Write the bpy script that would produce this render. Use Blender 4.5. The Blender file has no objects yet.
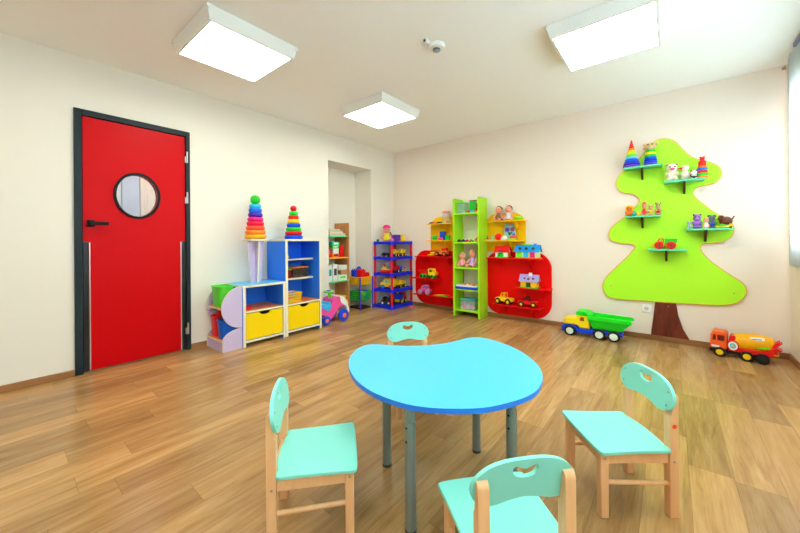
import bpy, math, random
from mathutils import Vector, Matrix
from mathutils.geometry import tessellate_polygon
random.seed(7)
sc = bpy.context.scene
COL = sc.collection
PI = math.pi

# ------------------------------------------------------------------ materials
_M = {}
def s2l(c):
    c /= 255.0
    return c / 12.92 if c <= 0.04045 else ((c + 0.055) / 1.055) ** 2.4
def lin(rgb): return tuple(s2l(v) for v in rgb) + (1.0,)
def mat(key, rgb=(200, 200, 200), rough=.4, spec=.5, metal=0.0, alpha=1.0, trans=0.0, emis=0.0, bump=0.0, bscale=60, vary=0.04):
    if key in _M: return _M[key]
    m = bpy.data.materials.new(key); m.use_nodes = True
    nt = m.node_tree; b = nt.nodes['Principled BSDF']
    b.inputs['Roughness'].default_value = rough
    b.inputs['Specular IOR Level'].default_value = spec
    b.inputs['Metallic'].default_value = metal
    b.inputs['Alpha'].default_value = alpha
    b.inputs['Transmission Weight'].default_value = trans
    col = lin(rgb)
    tc = nt.nodes.new('ShaderNodeTexCoord')
    nz = nt.nodes.new('ShaderNodeTexNoise'); nz.inputs['Scale'].default_value = bscale; nz.inputs['Detail'].default_value = 3
    nt.links.new(tc.outputs['Object'], nz.inputs['Vector'])
    if vary and not emis:
        mx = nt.nodes.new('ShaderNodeMix'); mx.data_type = 'RGBA'
        mx.inputs['A'].default_value = tuple(min(1, c * (1 + vary)) for c in col[:3]) + (1,)
        mx.inputs['B'].default_value = tuple(c * (1 - vary) for c in col[:3]) + (1,)
        nt.links.new(nz.outputs['Fac'], mx.inputs['Factor'])
        nt.links.new(mx.outputs['Result'], b.inputs['Base Color'])
    else:
        b.inputs['Base Color'].default_value = col
    if bump:
        bp = nt.nodes.new('ShaderNodeBump'); bp.inputs['Strength'].default_value = bump; bp.inputs['Distance'].default_value = .002
        nt.links.new(nz.outputs['Fac'], bp.inputs['Height']); nt.links.new(bp.outputs['Normal'], b.inputs['Normal'])
    if emis:
        b.inputs['Emission Color'].default_value = col
        b.inputs['Emission Strength'].default_value = emis
    _M[key] = m
    return m

def wood(key, c1, c2, rough=.45, axis='Z', scale=9, stretch=.12):
    if key in _M: return _M[key]
    m = bpy.data.materials.new(key); m.use_nodes = True
    nt = m.node_tree; b = nt.nodes['Principled BSDF']
    tc = nt.nodes.new('ShaderNodeTexCoord'); mp = nt.nodes.new('ShaderNodeMapping')
    s = [scale, scale, scale]; s['XYZ'.index(axis)] = scale * stretch
    mp.inputs['Scale'].default_value = s
    nz = nt.nodes.new('ShaderNodeTexNoise'); nz.inputs['Scale'].default_value = 4; nz.inputs['Detail'].default_value = 5; nz.inputs['Distortion'].default_value = .6
    cr = nt.nodes.new('ShaderNodeValToRGB')
    cr.color_ramp.elements[0].position = .3; cr.color_ramp.elements[0].color = lin(c1)
    cr.color_ramp.elements[1].position = .7; cr.color_ramp.elements[1].color = lin(c2)
    L = nt.links.new
    L(tc.outputs['Object'], mp.inputs['Vector']); L(mp.outputs['Vector'], nz.inputs['Vector']); L(nz.outputs['Fac'], cr.inputs['Fac'])
    L(cr.outputs['Color'], b.inputs['Base Color']); b.inputs['Roughness'].default_value = rough
    _M[key] = m
    return m

def floor_mat():
    m = bpy.data.materials.new('oak_plank_floor'); m.use_nodes = True
    nt = m.node_tree; N = nt.nodes.new; L = nt.links.new; b = nt.nodes['Principled BSDF']
    def math_(op, a, bb=None):
        n = N('ShaderNodeMath'); n.operation = op
        for i, v in enumerate((a, bb)):
            if v is None: continue
            if isinstance(v, (int, float)): n.inputs[i].default_value = v
            else: L(v, n.inputs[i])
        return n.outputs[0]
    geo = N('ShaderNodeNewGeometry'); sp = N('ShaderNodeSeparateXYZ'); L(geo.outputs['Position'], sp.inputs[0])
    X = math_('ADD', sp.outputs['X'], 20 * .1555 - .0613 + .0)      # plank rows run along Y
    Y = math_('ADD', sp.outputs['Y'], 20.0)
    row = math_('FLOOR', math_('DIVIDE', X, .1555))
    wn = N('ShaderNodeTexWhiteNoise'); wn.noise_dimensions = '1D'; L(row, wn.inputs['W'])
    Yo = math_('ADD', Y, math_('MULTIPLY', wn.outputs['Value'], 3.0))
    q = math_('DIVIDE', Yo, .92)
    idx = math_('FLOOR', q)
    cmb = N('ShaderNodeCombineXYZ'); L(row, cmb.inputs[0]); L(idx, cmb.inputs[1])
    wn2 = N('ShaderNodeTexWhiteNoise'); wn2.noise_dimensions = '2D'; L(cmb.outputs[0], wn2.inputs['Vector'])
    # grain
    cg = N('ShaderNodeCombineXYZ'); L(math_('MULTIPLY', X, 15.0), cg.inputs[0]); L(math_('MULTIPLY', Y, 1.5), cg.inputs[1])
    L(math_('MULTIPLY', wn2.outputs['Value'], 37.0), cg.inputs[2])
    g = N('ShaderNodeTexNoise'); g.inputs['Scale'].default_value = 1.0; g.inputs['Detail'].default_value = 6; g.inputs['Roughness'].default_value = .62; g.inputs['Distortion'].default_value = .9
    L(cg.outputs[0], g.inputs['Vector'])
    cg2 = N('ShaderNodeCombineXYZ'); L(math_('MULTIPLY', X, 120.0), cg2.inputs[0]); L(math_('MULTIPLY', Y, 7.0), cg2.inputs[1]); L(row, cg2.inputs[2])
    g2 = N('ShaderNodeTexNoise'); g2.inputs['Scale'].default_value = 1.0; g2.inputs['Detail'].default_value = 3
    L(cg2.outputs[0], g2.inputs['Vector'])
    fac = math_('ADD', math_('MULTIPLY', g.outputs['Fac'], .75), math_('MULTIPLY', g2.outputs['Fac'], .25))
    cr = N('ShaderNodeValToRGB'); e = cr.color_ramp.elements
    e[0].position = .25; e[0].color = lin((136, 94, 52)); e[1].position = .74; e[1].color = lin((214, 172, 114))
    k = cr.color_ramp.elements.new(.48); k.color = lin((184, 138, 84))
    L(fac, cr.inputs['Fac'])
    # plank tone
    tone = N('ShaderNodeMapRange'); tone.inputs['To Min'].default_value = .68; tone.inputs['To Max'].default_value = 1.10
    L(wn2.outputs['Value'], tone.inputs['Value'])
    fx = math_('FRACT', math_('DIVIDE', X, .1555)); fy = math_('FRACT', q)
    ex = math_('MINIMUM', fx, math_('SUBTRACT', 1.0, fx)); ey = math_('MINIMUM', fy, math_('SUBTRACT', 1.0, fy))
    sx = math_('LESS_THAN', ex, .008); sy = math_('LESS_THAN', ey, .0014)
    seam = math_('SUBTRACT', 1.0, math_('MULTIPLY', math_('MAXIMUM', sx, sy), .30))
    mul = N('ShaderNodeMix'); mul.data_type = 'RGBA'; mul.blend_type = 'MULTIPLY'; mul.inputs['Factor'].default_value = 1.0
    L(cr.outputs['Color'], mul.inputs['A'])
    tv = math_('MULTIPLY', tone.outputs['Result'], seam)
    cc = N('ShaderNodeCombineColor'); [L(tv, cc.inputs[i]) for i in range(3)]
    L(cc.outputs[0], mul.inputs['B'])
    L(mul.outputs['Result'], b.inputs['Base Color'])
    b.inputs['Roughness'].default_value = .25; b.inputs['Specular IOR Level'].default_value = .4
    bp = N('ShaderNodeBump'); bp.inputs['Strength'].default_value = .12; bp.inputs['Distance'].default_value = .002
    L(fac, bp.inputs['Height']); L(bp.outputs['Normal'], b.inputs['Normal'])
    return m

# ------------------------------------------------------------------ mesh builder
class MB:
    def __init__(s): s.v = []; s.f = []; s.m = []
    def add(s, vs, fs, mi=0):
        o = len(s.v); s.v += [tuple(p) for p in vs]; s.f += [tuple(i + o for i in f) for f in fs]; s.m += [mi] * len(fs); return s
    def box(s, x0, y0, z0, x1, y1, z1, mi=0, faces=None):
        """faces: material per face, keys -x +x -y +y -z +z"""
        v = [(x, y, z) for z in (z0, z1) for y in (y0, y1) for x in (x0, x1)]
        F = {'-z': (0, 2, 3, 1), '+z': (4, 5, 7, 6), '-y': (0, 1, 5, 4), '+y': (2, 6, 7, 3), '-x': (0, 4, 6, 2), '+x': (1, 3, 7, 5)}
        o = len(s.v); s.v += v
        for k, f in F.items():
            s.f.append(tuple(i + o for i in f)); s.m.append((faces or {}).get(k, mi))
        return s
    def cyl(s, p0, p1, r0, r1=None, n=16, mi=0):
        r1 = r0 if r1 is None else r1
        p0, p1 = Vector(p0), Vector(p1); d = (p1 - p0).normalized()
        a = d.orthogonal().normalized(); b = d.cross(a)
        v = []
        for p, r in ((p0, r0), (p1, r1)):
            for i in range(n):
                t = 2 * PI * i / n; v.append(p + r * (math.cos(t) * a + math.sin(t) * b))
        f = [(i, (i + 1) % n, n + (i + 1) % n, n + i) for i in range(n)] + [tuple(range(n))[::-1], tuple(range(n, 2 * n))]
        return s.add(v, f, mi)
    def lathe(s, prof, c=(0, 0, 0), ax='z', n=24, mi=0, sx=1, sy=1):
        v = []; f = []; c = Vector(c)
        for r, z in prof:
            r = max(r, 1e-5)
            for i in range(n):
                t = 2 * PI * i / n; p = (r * math.cos(t) * sx, r * math.sin(t) * sy, z)
                p = {'z': p, 'x': (p[2], p[0], p[1]), 'y': (p[1], p[2], p[0])}[ax]
                v.append(c + Vector(p))
        for k in range(len(prof) - 1):
            for i in range(n):
                j = (i + 1) % n; f.append((k * n + i, k * n + j, (k + 1) * n + j, (k + 1) * n + i))
        f.append(tuple(range(n))[::-1]); f.append(tuple(range((len(prof) - 1) * n, len(prof) * n)))
        return s.add(v, f, mi)
    def ball(s, c, r, mi=0, nu=16, nv=10):
        r = (r, r, r) if isinstance(r, (int, float)) else r
        v = [(c[0], c[1], c[2] - r[2])]; f = []
        for k in range(1, nv):
            ph = -PI / 2 + PI * k / nv
            for i in range(nu):
                t = 2 * PI * i / nu
                v.append((c[0] + r[0] * math.cos(ph) * math.cos(t), c[1] + r[1] * math.cos(ph) * math.sin(t), c[2] + r[2] * math.sin(ph)))
        v.append((c[0], c[1], c[2] + r[2])); top = len(v) - 1
        for i in range(nu):
            j = (i + 1) % nu
            f.append((0, 1 + j, 1 + i)); f.append((top, top - nu + i, top - nu + j))
            for k in range(nv - 2):
                a = 1 + k * nu; f.append((a + i, a + j, a + nu + j, a + nu + i))
        return s.add(v, f, mi)
    def prism(s, poly, t0, t1, plane='xz', mi=0, hole=None, mi_side=None, mi_back=None):
        """poly in a plane extruded along the remaining axis from t0 to t1"""
        def P(a, b, t): return {'xz': (a, t, b), 'yz': (t, a, b), 'xy': (a, b, t)}[plane]
        loops = [list(poly)] + ([list(hole)] if hole else [])
        tri = tessellate_polygon([[Vector((a, b, 0)) for a, b in l] for l in loops])
        fl = [q for l in loops for q in l]; n = len(fl)
        def area(l): return sum(l[i][0] * l[(i + 1) % len(l)][1] - l[(i + 1) % len(l)][0] * l[i][1] for i in range(len(l)))
        v = [P(a, b, t0) for a, b in fl] + [P(a, b, t1) for a, b in fl]
        flip = plane == 'xz'
        def O(f, ccw): return f if ccw != flip else tuple(reversed(f))
        ft = []; fb = []
        for t in tri:
            (x0, y0), (x1, y1), (x2, y2) = (fl[i] for i in t)
            ccw = (x1 - x0) * (y2 - y0) - (x2 - x0) * (y1 - y0) > 0
            u = tuple(t) if ccw else tuple(reversed(t))
            fb.append(O(tuple(reversed(u)), True)); ft.append(O(tuple(i + n for i in u), True))
        if not hole and len(poly) <= 64 :
            u = tuple(range(n)) if area(poly) > 0 else tuple(reversed(range(n)))
            fb = [O(tuple(reversed(u)), True)]; ft = [O(tuple(i + n for i in u), True)]
        sd = []; o = 0
        for li, l in enumerate(loops):
            k = len(l); pos = area(l) > 0
            for i in range(k):
                j = (i + 1) % k; f = (o + i, o + j, o + j + n, o + i + n)
                if not pos: f = tuple(reversed(f))
                if li == 1: f = tuple(reversed(f))
                sd.append(O(f, True))
            o += k
        base = len(s.v); s.v += v
        for fs, q in ((fb, mi if mi_back is None else mi_back), (ft, mi), (sd, mi if mi_side is None else mi_side)):
            for f in fs: s.f.append(tuple(i + base for i in f)); s.m.append(q)
        return s
    def torus(s, c, R, r, ax='z', n=28, k=10, mi=0, sz=1.0):
        v = []; f = []
        for i in range(n):
            t = 2 * PI * i / n
            for j in range(k):
                u = 2 * PI * j / k; q = R + r * math.cos(u); p = (q * math.cos(t), q * math.sin(t), r * math.sin(u) * sz)
                p = {'z': p, 'x': (p[2], p[0], p[1]), 'y': (p[1], p[2], p[0])}[ax]
                v.append((c[0] + p[0], c[1] + p[1], c[2] + p[2]))
                f.append((i * k + j, ((i + 1) % n) * k + j, ((i + 1) % n) * k + (j + 1) % k, i * k + (j + 1) % k))
        return s.add(v, f, mi)
    def tube(s, pts, r, n=8, mi=0, closed=False):
        pts = [Vector(p) for p in pts]; m = len(pts); v = []; f = []
        for i, p in enumerate(pts):
            a = pts[(i - 1) % m] if (closed or i > 0) else p; b = pts[(i + 1) % m] if (closed or i < m - 1) else p
            d = (b - a).normalized(); up = Vector((0, 0, 1)) if abs(d.z) < .95 else Vector((1, 0, 0))
            x = d.cross(up).normalized(); y = d.cross(x)
            for k in range(n):
                t = 2 * PI * k / n; v.append(p + r * (math.cos(t) * x + math.sin(t) * y))
        for i in range(m if closed else m - 1):
            j = (i + 1) % m
            for k in range(n):
                l = (k + 1) % n; f.append((i * n + k, i * n + l, j * n + l, j * n + k))
        if not closed: f += [tuple(range(n)), tuple(range((m - 1) * n, m * n))[::-1]]
        return s.add(v, f, mi)
    def rot(s, ang, c=(0, 0, 0), ax='Z', start=0):
        R = Matrix.Rotation(ang, 3, ax); c = Vector(c)
        s.v[start:] = [tuple(R @ (Vector(p) - c) + c) for p in s.v[start:]]; return s
    def build(s, name, mats, parent=None, bevel=0, smooth=True, loc=None, seg=2):
        me = bpy.data.meshes.new(name); me.from_pydata(s.v, [], s.f)
        for m in (mats if isinstance(mats, (list, tuple)) else [mats]): me.materials.append(m)
        for p, i in zip(me.polygons, s.m): p.material_index = i; p.use_smooth = smooth
        me.update()
        if smooth: me.set_sharp_from_angle(angle=math.radians(38))
        o = bpy.data.objects.new(name, me); COL.objects.link(o)
        if parent: o.parent = parent
        if loc: o.location = loc
        if bevel:
            b = o.modifiers.new('bevel', 'BEVEL'); b.width = bevel; b.segments = seg; b.limit_method = 'ANGLE'; b.angle_limit = math.radians(40)
        return o
def tag(o, label=None, cat=None, group=None, kind=None):
    if label: o['label'] = label
    if cat: o['category'] = cat
    if group: o['group'] = group
    if kind: o['kind'] = kind
    return o
def thing(name, label, cat, loc=(0, 0, 0), rz=0, group=None):
    o = bpy.data.objects.new(name, None); COL.objects.link(o); o.location = loc; o.rotation_euler = (0, 0, rz); o.empty_display_size = .05
    return tag(o, label, cat, group)
def single(mb, name, mats, label, cat, loc=(0, 0, 0), rz=0, group=None, bevel=0):
    o = mb.build(name, mats, None, bevel); o.location = loc; o.rotation_euler = (0, 0, rz)
    return tag(o, label, cat, group)
def struct(mb, name, mats, bevel=0, smooth=False, label=None):
    o = mb.build(name, mats, None, bevel, smooth); o['kind'] = 'structure'
    if label: o['label'] = label
    return o
def rrect(x0, z0, x1, z1, r, n=8, which='abcd'):
    """rounded rectangle; corners a bottom-left b bottom-right c top-right d top-left"""
    out = []
    for key, cx, cz, a0, px, pz in (('a', x0 + r, z0 + r, PI, x0, z0), ('b', x1 - r, z0 + r, 1.5 * PI, x1, z0), ('c', x1 - r, z1 - r, 0, x1, z1), ('d', x0 + r, z1 - r, .5 * PI, x0, z1)):
        if key in which:
            out += [(cx + r * math.cos(a0 + .5 * PI * i / n), cz + r * math.sin(a0 + .5 * PI * i / n)) for i in range(n + 1)]
        else: out.append((px, pz))
    return out
def smooth_loop(P, n=6):
    out = []; m = len(P)
    for i in range(m):
        p0, p1, p2, p3 = (P[(i + k) % m] for k in (-1, 0, 1, 2))
        for j in range(n):
            t = j / n
            out.append(tuple(.5 * ((2 * b) + (-a + c) * t + (2 * a - 5 * b + 4 * c - d) * t * t + (-a + 3 * b - 3 * c + d) * t ** 3) for a, b, c, d in zip(p0, p1, p2, p3)))
    return out
def circ(cx, cz, r, n=20, rz=None): return [(cx + r * math.cos(2 * PI * i / n), cz + (rz or r) * math.sin(2 * PI * i / n)) for i in range(n)]

# plain colours
def pl(key, rgb=None, rough=.36, **k):
    if rgb is None: return _M['plastic_' + key]
    k.setdefault('spec', .3)
    return mat('plastic_' + key, rgb, rough, **k)
RED = pl('red', (232, 24, 24)); YEL = pl('yellow', (255, 208, 20)); GRN = pl('green', (40, 205, 50)); BLU = pl('blue', (25, 75, 225))
ORA = pl('orange', (252, 120, 30)); BLK = pl('black', (28, 28, 30), .5); WHT = pl('white', (240, 240, 236)); PNK = pl('pink', (250, 75, 165))
CYA = pl('cyan', (50, 190, 240)); PUR = pl('purple', (92, 45, 170)); MAG = pl('magenta', (240, 25, 135)); LIM = pl('lime', (120, 235, 40))
TEA = pl('teal', (40, 170, 165)); GRY = pl('grey', (130, 135, 140)); LAV = pl('lavender_plastic', (165, 120, 215)); BRN = pl('brown', (110, 55, 30))
SKIN = pl('doll_skin', (240, 160, 135), .5); TAN = pl('tan', (222, 185, 130), .5); TURQ = pl('turquoise', (110, 220, 215)); DGRY = pl('dark_grey', (60, 62, 66), .5)
SCREW = mat('screw_steel', (170, 165, 155), .35, metal=.9)

# ------------------------------------------------------------------ room
XL, YB, XR, H, YF = -3.721, 4.4015, .814, 2.5855, -2.4
PAINT = mat('wall_paint_ivory', (237, 231, 219), .85, .2, bump=.05, bscale=180, vary=.01)
PAINTB = mat('wall_paint_rose', (243, 230, 215), .85, .2, bump=.05, bscale=180, vary=.01)
CEIL = mat('ceiling_paint', (250, 250, 246), .9, .2, bump=.04, bscale=150, vary=.01)
PAINTN = mat('niche_paint', (243, 228, 210), .85, .2, vary=.01)
SKIRT = wood('skirting_oak', (146, 96, 54), (176, 122, 74), .4, 'Y', 12)
SKIRTX = wood('skirting_oak_x', (132, 86, 48), (162, 110, 66), .4, 'X', 12)

struct(MB().box(-4.3, YF - .2, -.1, 1.2, YB + .2, 0), 'floor', floor_mat())
struct(MB().box(-4.3, YF - .2, H, 1.2, YB + .2, H + .1), 'ceiling', CEIL)
w = MB(); XO = XL - .40
DY0, DY1, DZ = .411, 1.241, 2.158
NY0, NY1, NZ = 2.977, 3.835, 2.206
w.box(XO, YF, 0, XL, DY0, H).box(XO, DY0, DZ, XL, DY1, H).box(XO, DY1, 0, XL, NY0, H).box(XO, NY0, NZ, XL, NY1, H).box(XO, NY1, 0, XL, YB, H)
w.box(XO - .1, NY0 - .1, 0, XO + .03, NY1 + .1, NZ + .1)
struct(w, 'wall_left', PAINT)
struct(MB().box(-4.3, YB, 0, 1.2, YB + .15, H), 'wall_back', PAINTB)
struct(MB().box(-4.3, YF - .15, 0, 1.2, YF, H), 'wall_front', PAINT)
WY0, WY1, WZ0, WZ1 = -1.9, 4.24, .88, 2.40  # opening lengthened behind the camera, unseen, to carry extra fill daylight
w = MB().box(XR, YF, 0, XR + .22, WY0, H).box(XR, WY1, 0, XR + .22, YB, H).box(XR, WY0, 0, XR + .22, WY1, WZ0).box(XR, WY0, WZ1, XR + .22, WY1, H)
struct(w, 'wall_right', PAINTB)
b = MB()
for y0, y1 in ((YF, DY0), (DY1, NY0), (NY1, YB)): b.box(XL, y0, 0, XL + .014, y1, .05)
struct(b, 'baseboard_left', SKIRT, .004)
struct(MB().box(XL, YB - .016, 0, XR, YB, .055), 'baseboard_back', SKIRTX, .004)
struct(MB().box(XR - .014, YF, 0, XR, YB - .016, .055), 'baseboard_right', SKIRT, .004)

# window behind the blind on the right wall
win = bpy.data.objects.new('window_1', None); COL.objects.link(win); win['kind'] = 'structure'
wf = MB(); t = .06
wf.box(XR + .06, WY0, WZ0, XR + .13, WY1, WZ0 + t).box(XR + .06, WY0, WZ1 - t, XR + .13, WY1, WZ1)
for y in [WY0 + (WY1 - WY0 - t) * k / 6 for k in range(7)]: wf.box(XR + .06, y, WZ0 + t, XR + .13, y + t, WZ1 - t)
wf.build('window_frame', mat('window_pvc', (240, 240, 240), .4), win, .004)
MB().box(XR + .09, WY0 + t, WZ0 + t, XR + .096, WY1 - t, WZ1 - t).build('glass', mat('clear_glass', (255, 255, 255), .02, trans=1.0, vary=0), win)
MB().box(XR + .001, WY0, WZ0 - .035, XR + .06, WY1 + .03, WZ0).build('window_sill', mat('window_pvc'), win, .006)

# corridor seen through the porthole
CW = mat('corridor_paint', (196, 196, 190), .8, vary=.01)
cb = MB().box(-5.65, -.6, 0, -5.55, 3.0, H).box(-5.65, -.7, 0, XO, -.6, H).box(-5.65, 2.85, 0, XO - .1, 2.95, H)
struct(cb, 'wall_corridor', CW)
struct(MB().box(-5.6, -.6, -.1, -4.3, 3.0, 0), 'floor_corridor', mat('corridor_lino', (150, 140, 125), .4))
struct(MB().box(-5.6, -.6, H, -4.3, 3.0, H + .1), 'ceiling_corridor', CEIL)
d2 = struct(MB().box(-5.55, 1.06, .0, -5.52, 1.24, 2.1), 'trim_1', mat('corridor_grey_panel', (150, 150, 165), .5), .004)
d3 = struct(MB().box(-5.55, 1.25, .0, -5.51, 2.1, 2.1), 'door_2', wood('corridor_door_wood', (176, 150, 126), (196, 172, 148), .5, 'Z', 10), .004)

# the red door
DR = mat('door_red_laminate', (204, 0, 8), .4, .12, vary=.03, bscale=3)
FRM = mat('door_frame_slate', (34, 46, 52), .5, .2)
door = bpy.data.objects.new('door_1', None); COL.objects.link(door); door['kind'] = 'structure'
door['label'] = 'red door with a round porthole window in a dark slate frame'
fr = MB(); fx0, fx1 = XL - .08, XL + .022
fr.box(fx0, DY0, 0, fx1, DY0 + .048, DZ).box(fx0, DY1 - .036, 0, fx1, DY1, DZ).box(fx0, DY0 + .048, DZ - .048, fx1, DY1 - .036, DZ)
fr.build('door_frame', FRM, door, .003)
ly0, ly1, lz1 = DY0 + .052, DY1 - .04, DZ - .052
outer = [(ly0 + .035, .012), (ly1 - .035, .012), (ly1 - .035, 1.076), (ly1, 1.076), (ly1, lz1), (ly0, lz1), (ly0, 1.076), (ly0 + .035, 1.076)]
pc = (.825, 1.487)
MB().prism(outer, XL - .05, XL + .004, 'yz', hole=circ(pc[0], pc[1], .152, 40, .188)).build('door_leaf', DR, door, .002, smooth=False)
for a, bb in ((ly0, ly0 + .0335), (ly1 - .0335, ly1)):
    MB().box(XL - .05, a, .012, XL + .003, bb, 1.0745).build('edge_guard', mat('edge_guard_black', (18, 18, 20), .4), door, .002)
for y in (ly0 + .036, ly1 - .043):
    MB().box(XL + .0035, y, .014, XL + .009, y + .007, 1.07).build('metal_strip', mat('brushed_aluminium', (205, 205, 205), .3, metal=.8), door)
ring = MB()
n = 48
for (r0, r1, q0, q1) in ((.150, .170, .186, .206),):
    o = circ(pc[0], pc[1], r1, n, q1); i_ = circ(pc[0], pc[1], r0, n, q0)
    ring.prism(o, XL + .002, XL + .018, 'yz', hole=i_)
    ring.prism(o, XL - .064, XL - .048, 'yz', hole=i_)
ring.build('porthole_rim', mat('rim_black', (12, 12, 14), .4, .2), door, .003)
MB().prism(circ(pc[0], pc[1], .151, 40, .187), XL - .026, XL - .020, 'yz').build('porthole_glass', mat('porthole_pane', (250, 250, 250), .03, trans=1.0, vary=0), door)
hd = MB().box(XL + .004, .484, 1.200, XL + .016, .534, 1.256).cyl((XL + .012, .51, 1.23), (XL + .055, .51, 1.23), .010)
hd.box(XL + .045, .498, 1.214, XL + .062, .616, 1.243)
hd.build('door_handle', mat('handle_black', (10, 10, 10), .4, .2), door, .002)
for z in (1.905, 1.505, .215):
    MB().box(XL + .006, ly1 - .006, z - .055, XL + .026, ly1 + .012, z + .005).cyl((XL + .026, ly1 + .012, z - .055), (XL + .026, ly1 + .012, z + .055), .008).build('hinge', mat('hinge_steel', (190, 190, 190), .3, metal=.9), door, .001)

# curtain on the right
cu = MB(); ny = 240; y0, y1 = -2.0, 4.255
for k in range(2):
    for i in range(ny + 1):
        y = y0 + (y1 - y0) * i / ny
        x = XR - .032 + .007 * math.sin(i * 1.35) + .004 * math.sin(i * .37)
        cu.v.append((x, y, .835 if k == 0 else H - .004))
for i in range(ny): cu.f.append((i, i + 1, ny + 2 + i, ny + 1 + i)); cu.m.append(0)
cm = bpy.data.materials.new('sheer_white_cloth'); cm.use_nodes = True
nt = cm.node_tree; b_ = nt.nodes['Principled BSDF']; b_.inputs['Base Color'].default_value = lin((238, 242, 240)); b_.inputs['Roughness'].default_value = .9
tr = nt.nodes.new('ShaderNodeBsdfTranslucent'); tr.inputs['Color'].default_value = lin((236, 244, 244))
ms = nt.nodes.new('ShaderNodeMixShader'); ms.inputs[0].default_value = .55
nt.links.new(b_.outputs[0], ms.inputs[1]); nt.links.new(tr.outputs[0], ms.inputs[2]); nt.links.new(ms.outputs[0], nt.nodes['Material Output'].inputs[0])
ct = thing('curtain', 'white sheer curtain hanging over the window on the right wall', 'curtain', (0, 0, 0))
o = cu.build('curtain_cloth', cm, ct); sd = o.modifiers.new('thick', 'SOLIDIFY'); sd.thickness = .002
MB().box(XR - .062, -2.0, H - .034, XR - .046, 3.95, H - .001).build('curtain_rail', mat('rail_lilac', (120, 118, 170), .4), ct, .003)

# ------------------------------------------------------------------ ceiling fixtures
LIGHTM = mat('light_diffuser', (247, 255, 243), .4, emis=11.0)
HOUS = mat('fixture_white_metal', (238, 240, 236), .35)
def ceiling_light(x, y, label):
    r = thing('ceiling_light', label, 'ceiling light', (x, y, H), 0, 'square ceiling lights')
    m = MB(); a, b2, zt, zb = .325, .306, -.001, -.094
    m.v += [(sx * a, sy * a, zt) for sx, sy in ((-1, -1), (1, -1), (1, 1), (-1, 1))] + [(sx * a, sy * a, -.012) for sx, sy in ((-1, -1), (1, -1), (1, 1), (-1, 1))]
    m.v += [(sx * b2, sy * b2, zb) for sx, sy in ((-1, -1), (1, -1), (1, 1), (-1, 1))] + [(sx * .288, sy * .288, zb) for sx, sy in ((-1, -1), (1, -1), (1, 1), (-1, 1))]
    m.v += [(sx * .288, sy * .288, zb + .012) for sx, sy in ((-1, -1), (1, -1), (1, 1), (-1, 1))]
    for l in range(4):
        for i in range(4):
            j = (i + 1) % 4; m.f.append((l * 4 + i, (l + 1) * 4 + i, (l + 1) * 4 + j, l * 4 + j)); m.m.append(0)
    m.f.append((0, 1, 2, 3)); m.m.append(0)
    m.build('housing', HOUS, r, .002, smooth=False)
    MB().box(-.2875, -.2875, zb + .002, .2875, .2875, zb + .010).build('diffuser', LIGHTM, r)
    for sx, sy in ((-1, -1), (1, -1), (1, 1), (-1, 1)):
        MB().box(sx * .316 - .012, sy * .316 - .012, -.03, sx * .316 + .012, sy * .316 + .012, -.008).build('corner_clip', HOUS, r, .003)
ceiling_light(-2.58, 1.185, 'square ceiling light nearest above the red door')
ceiling_light(-2.58, 2.82, 'square ceiling light farthest off, near the far corner of the room')
ceiling_light(-.35, 2.81, 'square ceiling light on the window side, beyond the smoke detector')
def area(name, loc, size, power, rot, color=(1, 1, 1)):
    l = bpy.data.lights.new(name, 'AREA'); l.shape = 'RECTANGLE'; l.size, l.size_y = size; l.energy = power; l.color = color
    o = bpy.data.objects.new(name, l); COL.objects.link(o); o.location = loc; o.rotation_euler = rot; return o
LP = 11.0 * PI * .33
for x, y, k in ((-.35, 1.185, .7), (-.35, -.45, .45), (-2.58, -.45, .4)): area('ceiling_lamp', (x, y, H - .09), (.575, .575), LP * k, (0, 0, 0), (.93, 1, .89))
area('corridor_fill', (-4.9, 1.4, H - .05), (.6, .6), 16, (0, 0, 0))  # unseen area light added to brighten the corridor behind the porthole
area('daylight', (XR + .045, (WY0 + WY1) / 2, (WZ0 + WZ1) / 2), (WZ1 - WZ0 - .2, WY1 - WY0 - .06), 160, (0, PI / 2, 0), (.78, .88, 1.0))  # spans the lengthened window, so its unseen part fills the room from behind

det = thing('smoke_detector', 'round white smoke detector on the ceiling', 'smoke detector', (-1.40, 2.185, H))
MB().lathe([(.066, -.001), (.066, -.014), (.056, -.028), (.034, -.032)], n=28).build('detector_base', WHT, det, 0)
MB().lathe([(.028, -.030), (.026, -.046), (.018, -.05)], n=24).build('sensor_head', mat('sensor_grey', (150, 155, 165), .4), det)
MB().lathe([(.0295, -.034), (.0295, -.040)], n=24).build('sensor_slot', DGRY, det)
s_ = thing('ceiling_sensor', 'small white call sensor on the ceiling beside the smoke detector', 'sensor', (-1.42, 2.075, H))
MB().box(-.018, -.026, -.03, .018, .026, -.001).build('sensor_body', WHT, s_, .006)
MB().cyl((.004, -.024, -.018), (.004, -.032, -.024), .009).build('sensor_eye', DGRY, s_)
hk = thing('wall_hook', 'tiny beige hook high on the back wall beside the curtain', 'hook', (.785, YB, 2.556))
MB().box(-.013, -.006, -.013, .013, 0, .013).build('hook_plate', pl('hook_beige', (190, 165, 130)), hk, .002)
MB().tube([(0, -.004, 0), (0, -.03, -.004), (0, -.034, .012)], .005).build('hook_arm', pl('hook_beige'), hk)

so = thing('wall_socket', 'white square wall socket left of the brown tree trunk', 'socket', (-.198, YB, .325))
MB().box(-.041, -.012, -.041, .041, 0, .041).build('socket_plate', WHT, so, .004)
MB().lathe([(.022, -.0125), (.021, -.006), (.019, -.004)], ax='y', n=24).build('socket_well', mat('socket_inner', (200, 200, 196), .4), so)
for sx in (-1, 1): MB().cyl((sx * .008, -.0135, 0), (sx * .008, -.012, 0), .0028).build('socket_hole', BLK, so)

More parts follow.
